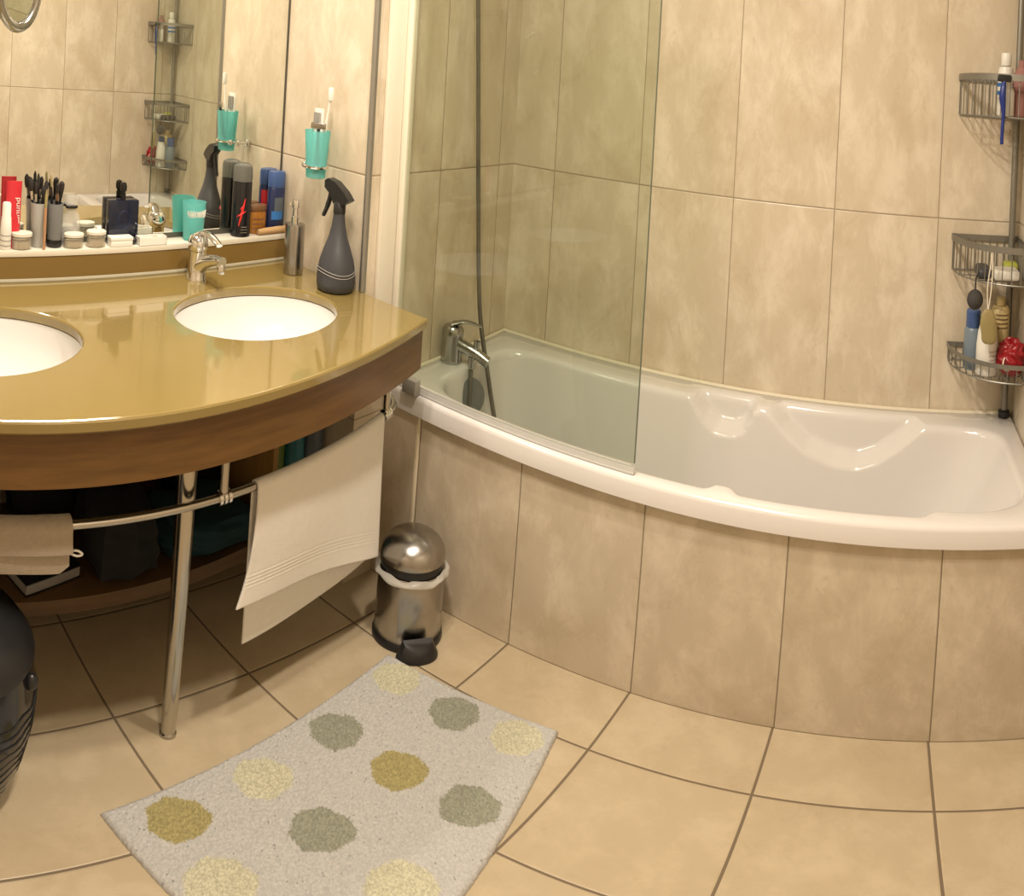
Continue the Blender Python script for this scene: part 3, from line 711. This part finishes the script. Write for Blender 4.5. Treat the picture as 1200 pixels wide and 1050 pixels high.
def shelf_bottle(c, r, h, mat, label, capmat):
    o = thing('toiletry_bottle', (c[0], c[1], .2265), label, 'bottle', 'bottles behind the towel')
    bm = B(); lathe(bm, [(r*.9, 0), (r, .004), (r, h*.72), (r*.5, h*.82), (r*.45, h*.84)], (c[0], c[1], .2268), 28); obj('bottle_body', bm, mat, o)
    bm = B(); lathe(bm, [(r*.55, h*.84), (r*.55, h*.98), (r*.48, h)], (c[0], c[1], .2268), 24); obj('cap', bm, capmat, o)
shelf_bottle((-1.55, 1.246), .037, .34, 'green_bottle', 'green bottle under the counter beside the yellow wood panel', 'green_bottle')
shelf_bottle((-1.545, 1.322), .034, .36, 'teal_bottle', 'teal bottle under the counter between the green and slate bottles', 'teal_bottle')
shelf_bottle((-1.545, 1.396), .038, .40, 'slate_bottle', 'slate grey bottle under the counter nearest the tile wall', 'slate_bottle')

# ------------------------------------------------------------------ black container at the left edge
kx, ky = -1.165, .222
kb = thing('laundry_tub', (kx, ky, 0), 'glossy black rounded tub cut off by the left edge of the photo', 'tub')
bm = B(); lathe(bm, [(.12, 0), (.135, .006), (.165, .10), (.180, .20), (.183, .28), (.172, .36)], (kx, ky, .0005), 56); obj('tub_wall', bm, 'black_gloss', kb, 50)
bm = B(); lathe(bm, [(.172, .3608), (.176, .364), (.174, .374), (.150, .410), (.110, .430), (.05, .440), (.004, .442)], (kx, ky, 0), 56); obj('lid', bm, 'black_plastic', kb, 50)
bm = B(); sphere(bm, (kx+.10, ky+.148, .335), .018, .7, .7, 1); obj('handle_stud', bm, 'black_plastic', kb)
bm = B()
for j in range(9):
    z = .09+j*.024; r = .137+.046*math.sin(min(1, (z-.0)/.27)*PI/2)-.0004
    tube(bm, [(kx+r*math.cos(2*PI*k/64), ky+r*math.sin(2*PI*k/64), z+.004*math.sin(16*2*PI*k/64+j)) for k in range(64)], .0022, 6, True)
obj('weave_band', bm, 'black_plastic', kb)

# ------------------------------------------------------------------ pedal bin
nx, ny_ = -1.135, 1.425; rb_ = .091
pb = thing('pedal_bin', (nx, ny_, 0), 'small brushed steel pedal bin with domed lid beside the bath panel', 'bin')
dv = Vector((.83, -.56, 0)).normalized()
bm = B(); lathe(bm, [(rb_+.002, 0), (rb_+.005, .003), (rb_+.005, .014), (rb_+.001, .020)], (nx, ny_, .0003), 44); obj('base_ring', bm, 'black_plastic', pb)
bm = B(); lathe(bm, [(rb_-.001, .0205), (rb_, .022), (rb_, .206), (rb_-.002, .209)], (nx, ny_, 0), 56); obj('body', bm, 'steel', pb)
bm = B(); rg = []
for i, (dr, z) in enumerate(((-.003, .2095), (.006, .206), (.0105, .201), (.0095, .196), (.004, .197), (.0015, .201))):
    rg.append([bm.verts.new((nx+(rb_+dr+.0016*math.sin(9*a+i)+.001*math.sin(17*a))*math.cos(a), ny_+(rb_+dr+.0016*math.sin(9*a+i))*math.sin(a), z+.0025*math.sin(7*a+i*.5))) for a in [2*PI*k/72 for k in range(72)]])
for r1, r2 in zip(rg, rg[1:]):
    for k in range(72): bm.faces.new((r1[k], r1[(k+1) % 72], r2[(k+1) % 72], r2[k]))
obj('bin_liner', bm, 'liner', pb, 60)
bm = B(); lathe(bm, [(rb_-.012, .2096), (rb_-.006, .2105), (rb_-.006, .232), (rb_-.010, .233)], (nx, ny_, 0), 48); obj('collar', bm, 'black_plastic', pb)
bm = B(); prof = [(rb_-.004, .2335), (rb_-.001, .235), (rb_-.001, .241)]+[((rb_-.002)*math.cos(PI/2*k/10), .241+.062*math.sin(PI/2*k/10)) for k in range(1, 10)]+[(.002, .303)]
lathe(bm, prof, (nx, ny_, 0), 56); obj('lid', bm, 'steel', pb, 50)
bm = B(); pc = Vector((nx, ny_, 0))+dv*(rb_+.012); sd = Vector((-dv.y, dv.x, 0))
pts = []
for k in range(26):
    a = PI*k/25; pts.append(pc+dv*.038*math.sin(a)+sd*.056*math.cos(a))
lo = [bm.verts.new((p.x, p.y, .0012)) for p in pts]
mid = [bm.verts.new((p.x, p.y, .012)) for p in pts]
up = [bm.verts.new((lerp(p.x, pc.x-dv.x*.012, .30), lerp(p.y, pc.y-dv.y*.012, .30), .052-.018*math.sin(PI*k/25))) for k, p in enumerate(pts)]
for r1, r2 in ((lo, mid), (mid, up)):
    for k in range(25): bm.faces.new((r1[k], r1[k+1], r2[k+1], r2[k]))
bm.faces.new(up); bm.faces.new(list(reversed(lo))); bm.faces.new((lo[0], mid[0], up[0], up[-1], mid[-1], lo[-1]))
obj('pedal', bm, 'black_plastic', pb, 40)

# ------------------------------------------------------------------ bath mat
def mat_rug():
    A, Bq, C, D = Vector((-1.102, 1.315)), Vector((-.628, 1.358)), Vector((-.455, .555)), Vector((-1.012, .50))
    dots = [((-.982, 1.024), 0), ((-.844, 1.259), 0), ((-.648, 1.051), 0), ((-.788, .813), 0), ((-.812, 1.037), 1), ((-.942, .617), 1), ((-.690, 1.280), 2), ((-.959, .813), 2), ((-.778, .600), 2), ((-.605, .815), 2), ((-1.02, 1.259), 2)]
    cols = [(.26, .265, .205), (.33, .285, .125), (.50, .48, .35)]
    bm = B(); lay = bm.loops.layers.float_color.new('pile'); nu, nv = 190, 300; rn = random.Random(3); V_ = []; Cc = {}
    for j in range(nv+1):
        row = []
        for i in range(nu+1):
            u, v = i/nu, j/nv
            p = (A.lerp(Bq, u)).lerp(D.lerp(C, u), v)
            e = min(u, 1-u)*.5; e2 = min(v, 1-v)*.8; ed = min(1, min(e, e2)/.008)
            z = .0015+.0095*math.sqrt(ed)+(rn.uniform(-.0022, .0022) if ed > .4 else 0)
            w = bm.verts.new((p.x+rn.uniform(-.0008, .0008), p.y+rn.uniform(-.0008, .0008), z)); row.append(w)
            c = (.46, .452, .432); s = rn.uniform(.84, 1.10)
            best = None
            for (dc, k) in dots:
                dx_, dy_ = p.x-dc[0], p.y-dc[1]; a = math.atan2(dy_, dx_)
                rr = .0575+.0025*math.sin(3*a+dc[0]*9)+.002*math.sin(7*a+dc[1]*20)+rn.uniform(-.003, .003)
                if dx_*dx_+dy_*dy_ < rr*rr: best = k
            if best is not None:
                c = cols[best]; s = rn.uniform(.72, 1.22)
            elif rn.random() < .004: s = .35
            Cc[w] = (c[0]*s, c[1]*s, c[2]*s, 1)
        V_.append(row)
    for j in range(nv):
        for i in range(nu):
            f = bm.faces.new((V_[j][i], V_[j][i+1], V_[j+1][i+1], V_[j+1][i]))
            for l in f.loops: l[lay] = Cc[l.vert]
    per = [V_[0][i] for i in range(nu+1)]+[V_[j][nu] for j in range(1, nv+1)]+[V_[nv][i] for i in range(nu-1, -1, -1)]+[V_[j][0] for j in range(nv-1, 0, -1)]
    base = [bm.verts.new((v.co.x, v.co.y, .0004)) for v in per]
    n = len(per)
    for k in range(n):
        f = bm.faces.new((per[k], base[k], base[(k+1) % n], per[(k+1) % n]))
        for l in f.loops: l[lay] = (.55, .50, .42, 1)
    f = bm.faces.new(base)
    for l in f.loops: l[lay] = (.55, .50, .42, 1)
    t = NT('tufted_mat_pile'); at = t.new('ShaderNodeVertexColor', layer_name='pile')
    pos = t.new('ShaderNodeNewGeometry').outputs['Position']
    t.bsdf(at.outputs[0], .95, 0, t.bump(t.noise(pos, 420, 2), .5, .002))
    return obj('bath_mat', bm, t.m, ang=180, origin=(-.8, .95, 0))
tag(mat_rug(), 'off-white tufted bath mat with grey-green, olive and pale yellow dots', 'bath mat')

# ------------------------------------------------------------------ bath
def rrect(x0, x1, y0, y1, rr, nx_=120, ny__=24, nc=12):
    """closed outline, same count every time; rr = radii at (x0,y0),(x1,y0),(x1,y1),(x0,y1)"""
    P = []
    def line(a, b, n): P.extend([(lerp(a[0], b[0], k/n), lerp(a[1], b[1], k/n)) for k in range(n)])
    def arc(c, r, a0, n): P.extend([(c[0]+r*math.cos(a0+PI/2*k/n), c[1]+r*math.sin(a0+PI/2*k/n)) for k in range(n)])
    r0, r1, r2, r3 = rr
    line((x0+r0, y0), (x1-r1, y0), nx_); arc((x1-r1, y0+r1), r1, -PI/2, nc)
    line((x1, y0+r1), (x1, y1-r2), ny__); arc((x1-r2, y1-r2), r2, 0, nc)
    line((x1-r2, y1), (x0+r3, y1), nx_); arc((x0+r3, y1-r3), r3, PI/2, nc)
    line((x0, y1-r3), (x0, y0+r0), ny__); arc((x0+r0, y0+r0), r0, PI, nc)
    return P
RIDGE = [(-1.5, .70), (-.70, .66), (-.64, .62), (-.60, .565), (-.555, .515), (-.515, .49), (-.46, .488), (-.425, .505), (-.395, .56), (-.375, .60), (-.35, .575), (-.29, .522), (-.22, .478), (-.14, .455), (-.06, .450), (.0, .470), (.06, .508), (.13, .562), (.19, .61), (.25, .66), (.6, .70)]
def ridge(x):
    for (a, za), (b, zb) in zip(RIDGE, RIDGE[1:]):
        if x <= b:
            t = max(0, (x-a)/(b-a)); return lerp(za, zb, t)
    return .7
def sstep(t): t = max(0, min(1, t)); return t*t*(3-2*t)
def bath():
    bm = B(); rings = []
    x0, x1, y0, y1 = XT+.0015, XR-.0015, 1.552, YB-.0015
    inner = (-1.315, .392, 1.588, 2.205); ir = (.17, .15, .19, .17)
    outer = [(.0, .515), (.0, .553), (.003, .5605), (.010, RIM)]
    for ins, z in outer: rings.append([(x, y, z) for x, y in rrect(x0+ins, x1-ins, y0+ins, y1-ins, (.03, .02, .02, .02))])
    prof = [(0, RIM), (.006, .5640), (.011, .5610), (.015, .556), (.018, .548)]
    N = 46
    zb = .175
    for k in range(1, N+1):
        z = lerp(.548, zb+.03, k/N); prof.append((.018, z))
    for k in range(1, 9):
        a = PI/2*k/8; prof.append((.018+.05*(1-math.cos(a)), zb+.03-.03*math.sin(a)))
    for ins, z in prof:
        t = max(0, (.548-z)/(.548-zb))
        L, R, F, K = .055*t, .27*t**1.15, .05*t, .05*t
        xa, xb_, ya, yb_ = inner[0]+ins+L, inner[1]-ins-R, inner[2]+ins+F, inner[3]-ins-K
        rr = [max(.05, r-.02*t) for r in ir]
        P = rrect(xa, xb_, ya, yb_, rr)
        out = []
        n = len(P)
        for i, (x, y) in enumerate(P):
            pa, pb_ = P[i-1], P[(i+1) % n]
            tx, ty = pb_[0]-pa[0], pb_[1]-pa[1]; l = math.hypot(tx, ty) or 1
            ny2 = -tx/l                                    # outward normal's y (outline runs counter-clockwise)
            d = 1-sstep((z-(ridge(x)-.016))/.032)
            if ny2 > 0: y -= .062*d*ny2**2
            else: y += .030*d*ny2**2
            out.append((x, y, z))
        rings.append(out)
    V_ = [[bm.verts.new(p) for p in r] for r in rings]
    n = len(V_[0])
    for a, b in zip(V_, V_[1:]):
        for k in range(n): bm.faces.new((a[k], a[(k+1) % n], b[(k+1) % n], b[k]))
    bm.faces.new(V_[-1])
    # underside of the front lip and closed outer shell
    low = [bm.verts.new((x, y, .515)) for x, y in rrect(x0+.022, x1-.022, y0+.045, y1-.02, (.03, .02, .02, .02))]
    for k in range(n): bm.faces.new((V_[0][(k+1) % n], V_[0][k], low[k], low[(k+1) % n]))
    under = [bm.verts.new((x, y, .15)) for x, y in rrect(x0+.022, x1-.022, y0+.045, y1-.02, (.03, .02, .02, .02))]
    for k in range(n): bm.faces.new((low[(k+1) % n], low[k], under[k], under[(k+1) % n]))
    bm.faces.new(list(reversed(under)))
    return bm
ba = thing('bathtub', (-.48, 1.9, 0), 'white built-in bathtub with moulded armrest scoops', 'bathtub')
obj('tub_shell', bath(), 'acrylic', ba, 60)
bm = B(); tube(bm, [(XT+.008, YB-.007, RIM+.002), (XR-.008, YB-.007, RIM+.002)], .006, 8); tube(bm, [(XT+.007, 1.62, RIM+.002), (XT+.007, YB-.008, RIM+.002)], .006, 8)
obj('sealant_bead', bm, 'sealant', ba)
bm = B(); lathe(bm, [(.050, 0), (.053, .003), (.051, .010), (.034, .014), (.004, .015)], (-1.284, 1.862, .480), 36, rot=rotm('Z', -24) @ rotm('Y', 80)); obj('overflow_cap', bm, 'slate_grey', ba)
bm = B(); lathe(bm, [(.033, 0), (.033, .003), (.02, .006)], (-1.12, 1.87, .1752), 28); obj('plug', bm, 'chrome', ba)

pa_ = B(); box(pa_, (-1.2615, 1.572, .0005), (XR-.001, 1.5895, .5145))
tag(obj('bath_surround', pa_, 'panel', origin=(-.48, 1.575, 0)), 'beige marbled tile panel closing the front of the bathtub', 'bath panel')

# bath mixer
qx, qy, qz = -1.362, 1.848, RIM
bx_ = thing('bath_mixer', (qx, qy, qz), 'chrome bath mixer tap with lever on the bath end, behind the glass', 'faucet')
bm = B(); lathe(bm, [(.036, 0), (.037, .004), (.036, .012), (.035, .070), (.037, .074), (.037, .092), (.030, .102), (.010, .106)], (qx, qy, qz+.0004), 32); obj('body', bm, 'dull_chrome', bx_)
bm = B(); tube(bm, smooth_path([(qx+.005, qy, qz+.058), (qx+.05, qy+.008, qz+.050), (qx+.095, qy+.020, qz+.038), (qx+.130, qy+.030, qz+.022)], 6), [.022, .022, .021, .020, .019, .019, .018, .018, .018, .0175, .017, .017, .0165, .016, .016, .016, .016, .016, .016], 16)
tube(bm, [(qx+.075, qy+.013, qz+.03), (qx+.075, qy+.012, qz-.004)], .011, 14); tube(bm, [(qx+.088, qy+.02, qz+.05), (qx+.088, qy+.02, qz+.075)], [.009, .011], 14); obj('spout', bm, 'dull_chrome', bx_, 50)
bm = B(); tube(bm, smooth_path([(qx+.0, qy, qz+.108), (qx+.05, qy+.01, qz+.122), (qx+.105, qy+.018, qz+.118)], 6), [.018-.001*i for i in range(13)], 12, flat=.4); obj('lever', bm, 'dull_chrome', bx_, 50)
hs = thing('shower_hose', (qx+.075, qy+.012, RIM), 'grey metal shower hose looping from the bath mixer up behind the glass screen', 'hose')
bm = B(); tube(bm, smooth_path([(qx+.075, qy+.012, RIM-.005), (-1.275, 1.845, .48), (-1.265, 1.83, .36), (-1.245, 1.86, .27), (-1.225, 1.92, .275), (-1.225, 1.945, .36), (-1.27, 1.952, .50), (-1.33, 1.955, .70), (-1.36, 1.950, 1.00), (-1.366, 1.920, 1.30), (-1.37, 1.885, 1.60), (-1.375, 1.86, 1.80)], 10), .0078, 12); obj('hose_pipe', bm, 'hose_metal', hs)
bm = B(); lathe(bm, [(.018, 0), (.018, .01), (.012, .03), (.012, .05)], (XT+.0005, 1.86, 1.80), 20, rot=rotm('Y', 90)); obj('wall_hook', bm, 'dull_chrome', hs)

# glass bath screen
gs = thing('bath_screen', (XT, 1.56, RIM), 'fixed clear glass bath screen with white wall profile along the bath rim', 'shower screen')
bm = B(); box(bm, (XT+.024, 1.5685, .592), (-.582, 1.5745, 1.96)); obj('glass_pane', bm, 'screen', gs)
bm = B(); box(bm, (-.5818, 1.5683, .592), (-.5800, 1.5747, 1.96)); obj('pane_edge', bm, 'screen_edge', gs)
bm = B(); box(bm, (XT+.0005, 1.490, .606), (XT+.014, 1.563, 2.02), .003); box(bm, (XT+.0005, 1.565, .566), (XT+.034, 1.592, 2.02), .005); obj('wall_profile', bm, 'cream', gs)
bm = B(); box(bm, (XT+.034, 1.5665, .5662), (-.580, 1.5765, .5715), .001); box(bm, (XT+.034, 1.5672, .5716), (-.580, 1.5682, .583)); box(bm, (XT+.034, 1.5748, .5716), (-.580, 1.5758, .583)); obj('seal_strip', bm, 'clear_strip', gs)
bm = B(); box(bm, (-1.315, 1.540, .566), (-1.262, 1.5665, .606), .004); obj('hinge_block', bm, 'hinge_grey', gs)

# ------------------------------------------------------------------ corner caddy
ccx, ccy, RC = .436, 2.243, .225
ca = thing('corner_caddy', (.41, 2.215, RIM), 'grey wire corner shower caddy pole with three baskets', 'shower caddy')
bm = B(); tube(bm, [(.408, 2.213, RIM+.02), (.408, 2.213, 2.395)], .011, 16); obj('pole', bm, 'grey_metal', ca)
bm = B(); lathe(bm, [(.018, .0008), (.019, .004), (.019, .018), (.013, .022)], (.408, 2.213, RIM), 20); obj('foot', bm, 'black_plastic', ca)
def carc(a, r=RC): return (ccx-r*math.cos(math.radians(a)), ccy-r*math.sin(math.radians(a)))
def basket(zt_, zb_, band, r1=RC, r0=RC-.006):
    bm = B(); n = 30
    # flat top band round the curve and along both walls
    for z, w in ((zt_-band/2, band),):
        path = [carc(90*k/n, r1) for k in range(n+1)]
        loop = path+[(ccx-.002, ccy-r1+.002), (ccx-.002, ccy-.002), (ccx-r1+.002, ccy-.002)]
        ring = [[bm.verts.new((x, y, zz)) for x, y in loop] for zz in (z-w/2, z+w/2)]
        inn = [[bm.verts.new((lerp(x, ccx-.09, .016), lerp(y, ccy-.09, .016), zz)) for x, y in loop] for zz in (z-w/2, z+w/2)]
        m = len(loop)
        for k in range(m):
            k2 = (k+1) % m
            bm.faces.new((ring[0][k], ring[0][k2], ring[1][k2], ring[1][k])); bm.faces.new((inn[0][k2], inn[0][k], inn[1][k], inn[1][k2]))
            bm.faces.new((ring[1][k], ring[1][k2], inn[1][k2], inn[1][k])); bm.faces.new((ring[0][k2], ring[0][k], inn[0][k], inn[0][k2]))
    o = obj('basket', bm, 'grey_metal', ca, 40)
    bm = B(); wr = .0019
    low = [(*carc(90*k/n, r0), zb_) for k in range(n+1)]+[(ccx-.004, ccy-.004, zb_)]
    tube(bm, low, wr*1.2, 6, True)
    for k in range(13):
        a = 90*k/12; x, y = carc(a, r0); tube(bm, [(x, y, zb_), (x, y, zt_-band*.6)], wr, 6)
    for k in range(1, 9):
        f = r0*k/9; tube(bm, [(ccx-f, ccy-.004, zb_), (ccx-f, ccy-.004, zt_-band*.6)], wr, 6); tube(bm, [(ccx-.004, ccy-f, zb_), (ccx-.004, ccy-f, zt_-band*.6)], wr, 6)
        h = math.sqrt(max(0, r0*r0-f*f)); tube(bm, [(ccx-f, ccy-.004, zb_), (ccx-f, ccy-h, zb_)], wr, 6)
    for f in (.33, .66):
        g = r0*f; h = math.sqrt(r0*r0-g*g); tube(bm, [(ccx-.004, ccy-g, zb_-.002), (ccx-h, ccy-g, zb_-.002)], wr, 6)
    o2 = obj('wires', bm, 'grey_metal', o)
basket(1.452, 1.350, .016); basket(1.047, .955, .016); basket(.762, .714, .012)

# contents, top basket
def bottle(name, c, z, prof, mat, label, cat, cap=None, sx=1, sy=1, group=None, capmat='white_plastic', cappart='cap'):
    o = thing(name, (c[0], c[1], z), label, cat, group)
    bm = B(); lathe(bm, prof, (c[0], c[1], z+.0025), 28, sx, sy); obj('bottle_body', bm, mat, o, 50)
    if cap:
        bm = B(); lathe(bm, cap, (c[0], c[1], z+.0025), 24, sx, sy); obj(cappart, bm, capmat, o)
    return o
t1 = bottle('shampoo_bottle', (.355, 2.155), 1.352, [(.024, 0), (.026, .003), (.026, .10), (.022, .118), (.012, .122)], 'white_plastic', 'white bottle with blue print standing in the top basket', 'bottle', [(.016, .1225), (.017, .125), (.017, .150), (.015, .154)])
for k in range(2):
    bm = B(); lathe(bm, [(.0263, .05+.02*k), (.0263, .06+.02*k)], (.355, 2.155, 1.3545), 28, 1, 1, False, False); obj('print_line', bm, 'mid_blue', t1)
bottle('lotion_bottle', (.352, 2.075), 1.352, [(.018, 0), (.02, .003), (.02, .055), (.016, .064)], 'white_plastic', 'small white bottle at the front of the top basket', 'bottle', [(.012, .0642), (.012, .08)], capmat='white_plastic')
bottle('pink_bottle', (.398, 2.098), 1.352, [(.024, 0), (.026, .003), (.026, .10), (.015, .118)], 'pink', 'dusty pink bottle beside the right wall in the top basket', 'bottle', [(.012, .1182), (.012, .135)], capmat='pink')
xr_, yr_ = carc(63, RC+.006)
ra = thing('razor', (xr_, yr_, 1.45), 'blue disposable razor hooked on the rim of the top basket', 'razor')
bm = B(); tube(bm, smooth_path([(xr_, yr_-.004, 1.435), (xr_-.004, yr_-.006, 1.40), (xr_+.001, yr_-.006, 1.36), (xr_, yr_-.005, 1.32), (xr_, yr_-.004, 1.287)], 6), [.0055, .006, .0075, .009, .0095, .010, .0105, .0105, .010, .009, .008, .007, .0065, .006, .0055, .0055, .0055, .0055, .0055, .0055, .0055, .0055, .0055, .0055, .005], 10); obj('handle', bm, 'razor_blue', ra)
bm = B(); box(bm, (xr_-.021, yr_-.010, 1.432), (xr_+.021, yr_+.0015, 1.449), .003); obj('blade_head', bm, 'black_plastic', ra)

# contents, middle basket and what hangs from it
bm = B(); box(bm, (.335, 2.075, .9575), (.415, 2.150, .983), .008, 3); tag(obj('soap_bar', bm, 'white_plastic', origin=(.375, 2.11, .957)), 'white soap bar lying in the middle basket', 'soap')
bm = B(); box(bm, (.375, 2.155, .9575), (.425, 2.205, .990), .010, 3); tag(obj('sponge', bm, 'lime', origin=(.40, 2.18, .957)), 'yellow-green sponge in the middle basket', 'sponge')
bm = B(); box(bm, (.285, 2.085, .9575), (.327, 2.185, .984), .009, 3); tag(obj('nail_brush', bm, 'dark_grey', origin=(.306, 2.135, .957)), 'dark grey brush lying in the middle basket', 'brush')
xp, yp = carc(48, RC+.016)
pu = thing('pumice_ball', (xp, yp, .915), 'dark grey round scrubber hanging below the middle basket', 'scrubber')
bm = B(); sphere(bm, (xp, yp, .913), .025); obj('ball', bm, 'pumice', pu)
bm = B(); tube(bm, [(xp, yp, .936), (xp, yp, .965), (xp+.006, yp+.009, .972)], .0022, 8); obj('hanger', bm, 'black_plastic', pu)
xq, yq = carc(60, RC+.012)
bb = thing('back_brush', (xq, yq, .85), 'olive wooden brush handle hanging from the middle basket by white cord', 'brush')
bm = B(); tube(bm, smooth_path([(xq-.006, yq-.004, .897), (xq-.004, yq-.004, .87), (xq+.001, yq-.004, .84), (xq+.001, yq-.004, .812)], 5), [.008, .013, .017, .020, .022, .024, .025, .025, .025, .025, .0245, .024, .0235, .022, .019, .012], 16, flat=.32, up=(0, 1, 0)); obj('handle', bm, 'olive', bb)
bm = B(); tube(bm, smooth_path([(xq-.006, yq-.004, .892), (xq-.010, yq-.004, .95), (xq-.003, yq-.003, 1.005), (xq-.001, yq-.001, 1.03), (xq+.004, yq-.003, .995), (xq+.001, yq-.004, .94), (xq-.005, yq-.004, .894)], 6), .0018, 8); obj('cord', bm, 'cord', bb)

# contents, lowest basket
bl = bottle('shower_gel_bottle', (.285, 2.155), .715, [(.028, 0), (.031, .004), (.031, .10), (.026, .108)], 'haze_blue', 'grey-blue bottle with a blue cap at the left of the lowest basket', 'bottle', [(.025, .1085), (.026, .112), (.026, .148), (.022, .152)], capmat='blue_cap', sx=.9)
wh = bottle('body_wash_bottle', (.325, 2.105), .715, [(.030, 0), (.034, .004), (.034, .075), (.030, .11), (.024, .128)], 'white_plastic', 'white bottle at the front of the lowest basket, behind the hanging wooden brush', 'bottle', [(.019, .1285), (.020, .131), (.020, .150), (.016, .155)], capmat='blue_cap', sx=1.0)
for k in range(4):
    bm = B(); a0 = -1.5; n = 10; ring = [[bm.verts.new((.325+.0343*math.cos(a0+1.2*j/n), 2.105+.0343*math.sin(a0+1.2*j/n), .7175+.03+.011*k+dz)) for j in range(n+1)] for dz in (0, .002)]
    for j in range(n): bm.faces.new((ring[0][j], ring[0][j+1], ring[1][j+1], ring[1][j]))
    obj('print_line', bm, 'label_grey', wh)
be = bottle('conditioner_bottle', (.376, 2.178), .715, [(.030, 0), (.033, .004), (.033, .150), (.026, .160)], 'beige_label', 'tall beige bottle with brown print at the back of the lowest basket', 'bottle', [(.016, .1605), (.016, .178), (.014, .182)], capmat='beige_label', sx=.9)
for k in range(4):
    bm = B(); n = 10; ring = [[bm.verts.new((.376+.0333*.9*math.cos(-2.3+1.5*j/n), 2.178+.0333*math.sin(-2.3+1.5*j/n), .7175+.105+.011*k+dz)) for j in range(n+1)] for dz in (0, .004)]
    for j in range(n): bm.faces.new((ring[0][j], ring[0][j+1], ring[1][j+1], ring[1][j]))
    obj('print_line', bm, 'print', be)
pouf = thing('bath_pouf', (.392, 2.083, .715), 'dark red bath pouf with a white cord in the lowest basket', 'pouf')
bm = B()
vs = sphere(bm, (.400, 2.086, .767), .046, 1, 1, 1, 56, 36)
for v in vs:
    q = v.co-Vector((.400, 2.086, .767)); a = math.atan2(q.y, q.x); e = math.asin(max(-1, min(1, q.z/max(q.length, 1e-6))))
    v.co = Vector((.400, 2.086, .767))+q*(1+.07*math.sin(9*a+3*math.sin(4*e))+.05*math.sin(12*e+2*a))
obj('mesh_ball', bm, 'dark_red', pouf, 180)
bm = B(); tube(bm, smooth_path([(.372, 2.046, .775), (.366, 2.036, .765), (.370, 2.034, .750), (.384, 2.034, .745)], 6), .0022, 8); obj('cord', bm, 'cord', pouf)

# ------------------------------------------------------------------ lights: the room's ceiling spots and the lamp over the mirror
def lamp(name, loc, r, power, col=(1, .88, .735), rot=(0, 0, 0), sx=None):
    L = bpy.data.lights.new(name, 'AREA'); L.energy = power; L.color = col
    if sx: L.shape = 'RECTANGLE'; L.size, L.size_y = sx
    else: L.shape = 'DISK'; L.size = r*2
    o = bpy.data.objects.new(name, L); COL.objects.link(o); o.location = loc; o.rotation_euler = rot
    return o
lamp('ceiling_spot', (-.78, .62, ZC-.01), .05, 16)
lamp('ceiling_spot', (-.60, 1.02, ZC-.01), .05, 16)
lamp('ceiling_spot', (-.52, .42, ZC-.01), .05, 16)
lamp('mirror_lamp', (XM+.09, .75, 2.16), .1, 9, rot=(0, math.radians(-38), 0), sx=(.05, .6))

w = bpy.data.worlds.new('world'); sc.world = w; w.use_nodes = True
w.node_tree.nodes['Background'].inputs[0].default_value = (.5, .42, .30, 1); w.node_tree.nodes['Background'].inputs[1].default_value = .05

# ------------------------------------------------------------------ camera: a swept panorama (equal steps of angle)
R = ((0.8397779870409987, 0.5377788948802678, 0.07461094224526366), (-0.5392088842567851, 0.8421712681527375, -0.0011550915819244793), (-0.0634563757231772, -0.039260862437899516, 0.9972120501983072))
cam = bpy.data.cameras.new('camera'); co = bpy.data.objects.new('camera', cam); COL.objects.link(co)
mw = Matrix.Identity(4)
for i in range(3):
    mw[i][0] = R[0][i]; mw[i][1] = R[2][i]; mw[i][2] = -R[1][i]
mw[2][3] = 1.3388
co.matrix_world = mw
cam.type = 'PANO'; cam.panorama_type = 'EQUIRECTANGULAR'
F, FV, V0 = 788.0, 788.0*1.32122723, 92.1124
cam.longitude_min, cam.longitude_max = -600/F, 600/F
cam.latitude_max, cam.latitude_min = V0/FV, (V0-1050)/FV
cam.clip_start = .01
sc.camera = co
sc.render.engine = 'CYCLES'
sc.cycles.max_bounces = 10; sc.cycles.transparent_max_bounces = 16; sc.cycles.sample_clamp_indirect = 6
sc.cycles.use_denoising = True
sc.view_settings.view_transform = 'Standard'; sc.view_settings.look = 'None'; sc.view_settings.gamma = 1; sc.view_settings.use_curve_mapping = False
sc.view_settings.exposure = 0.10
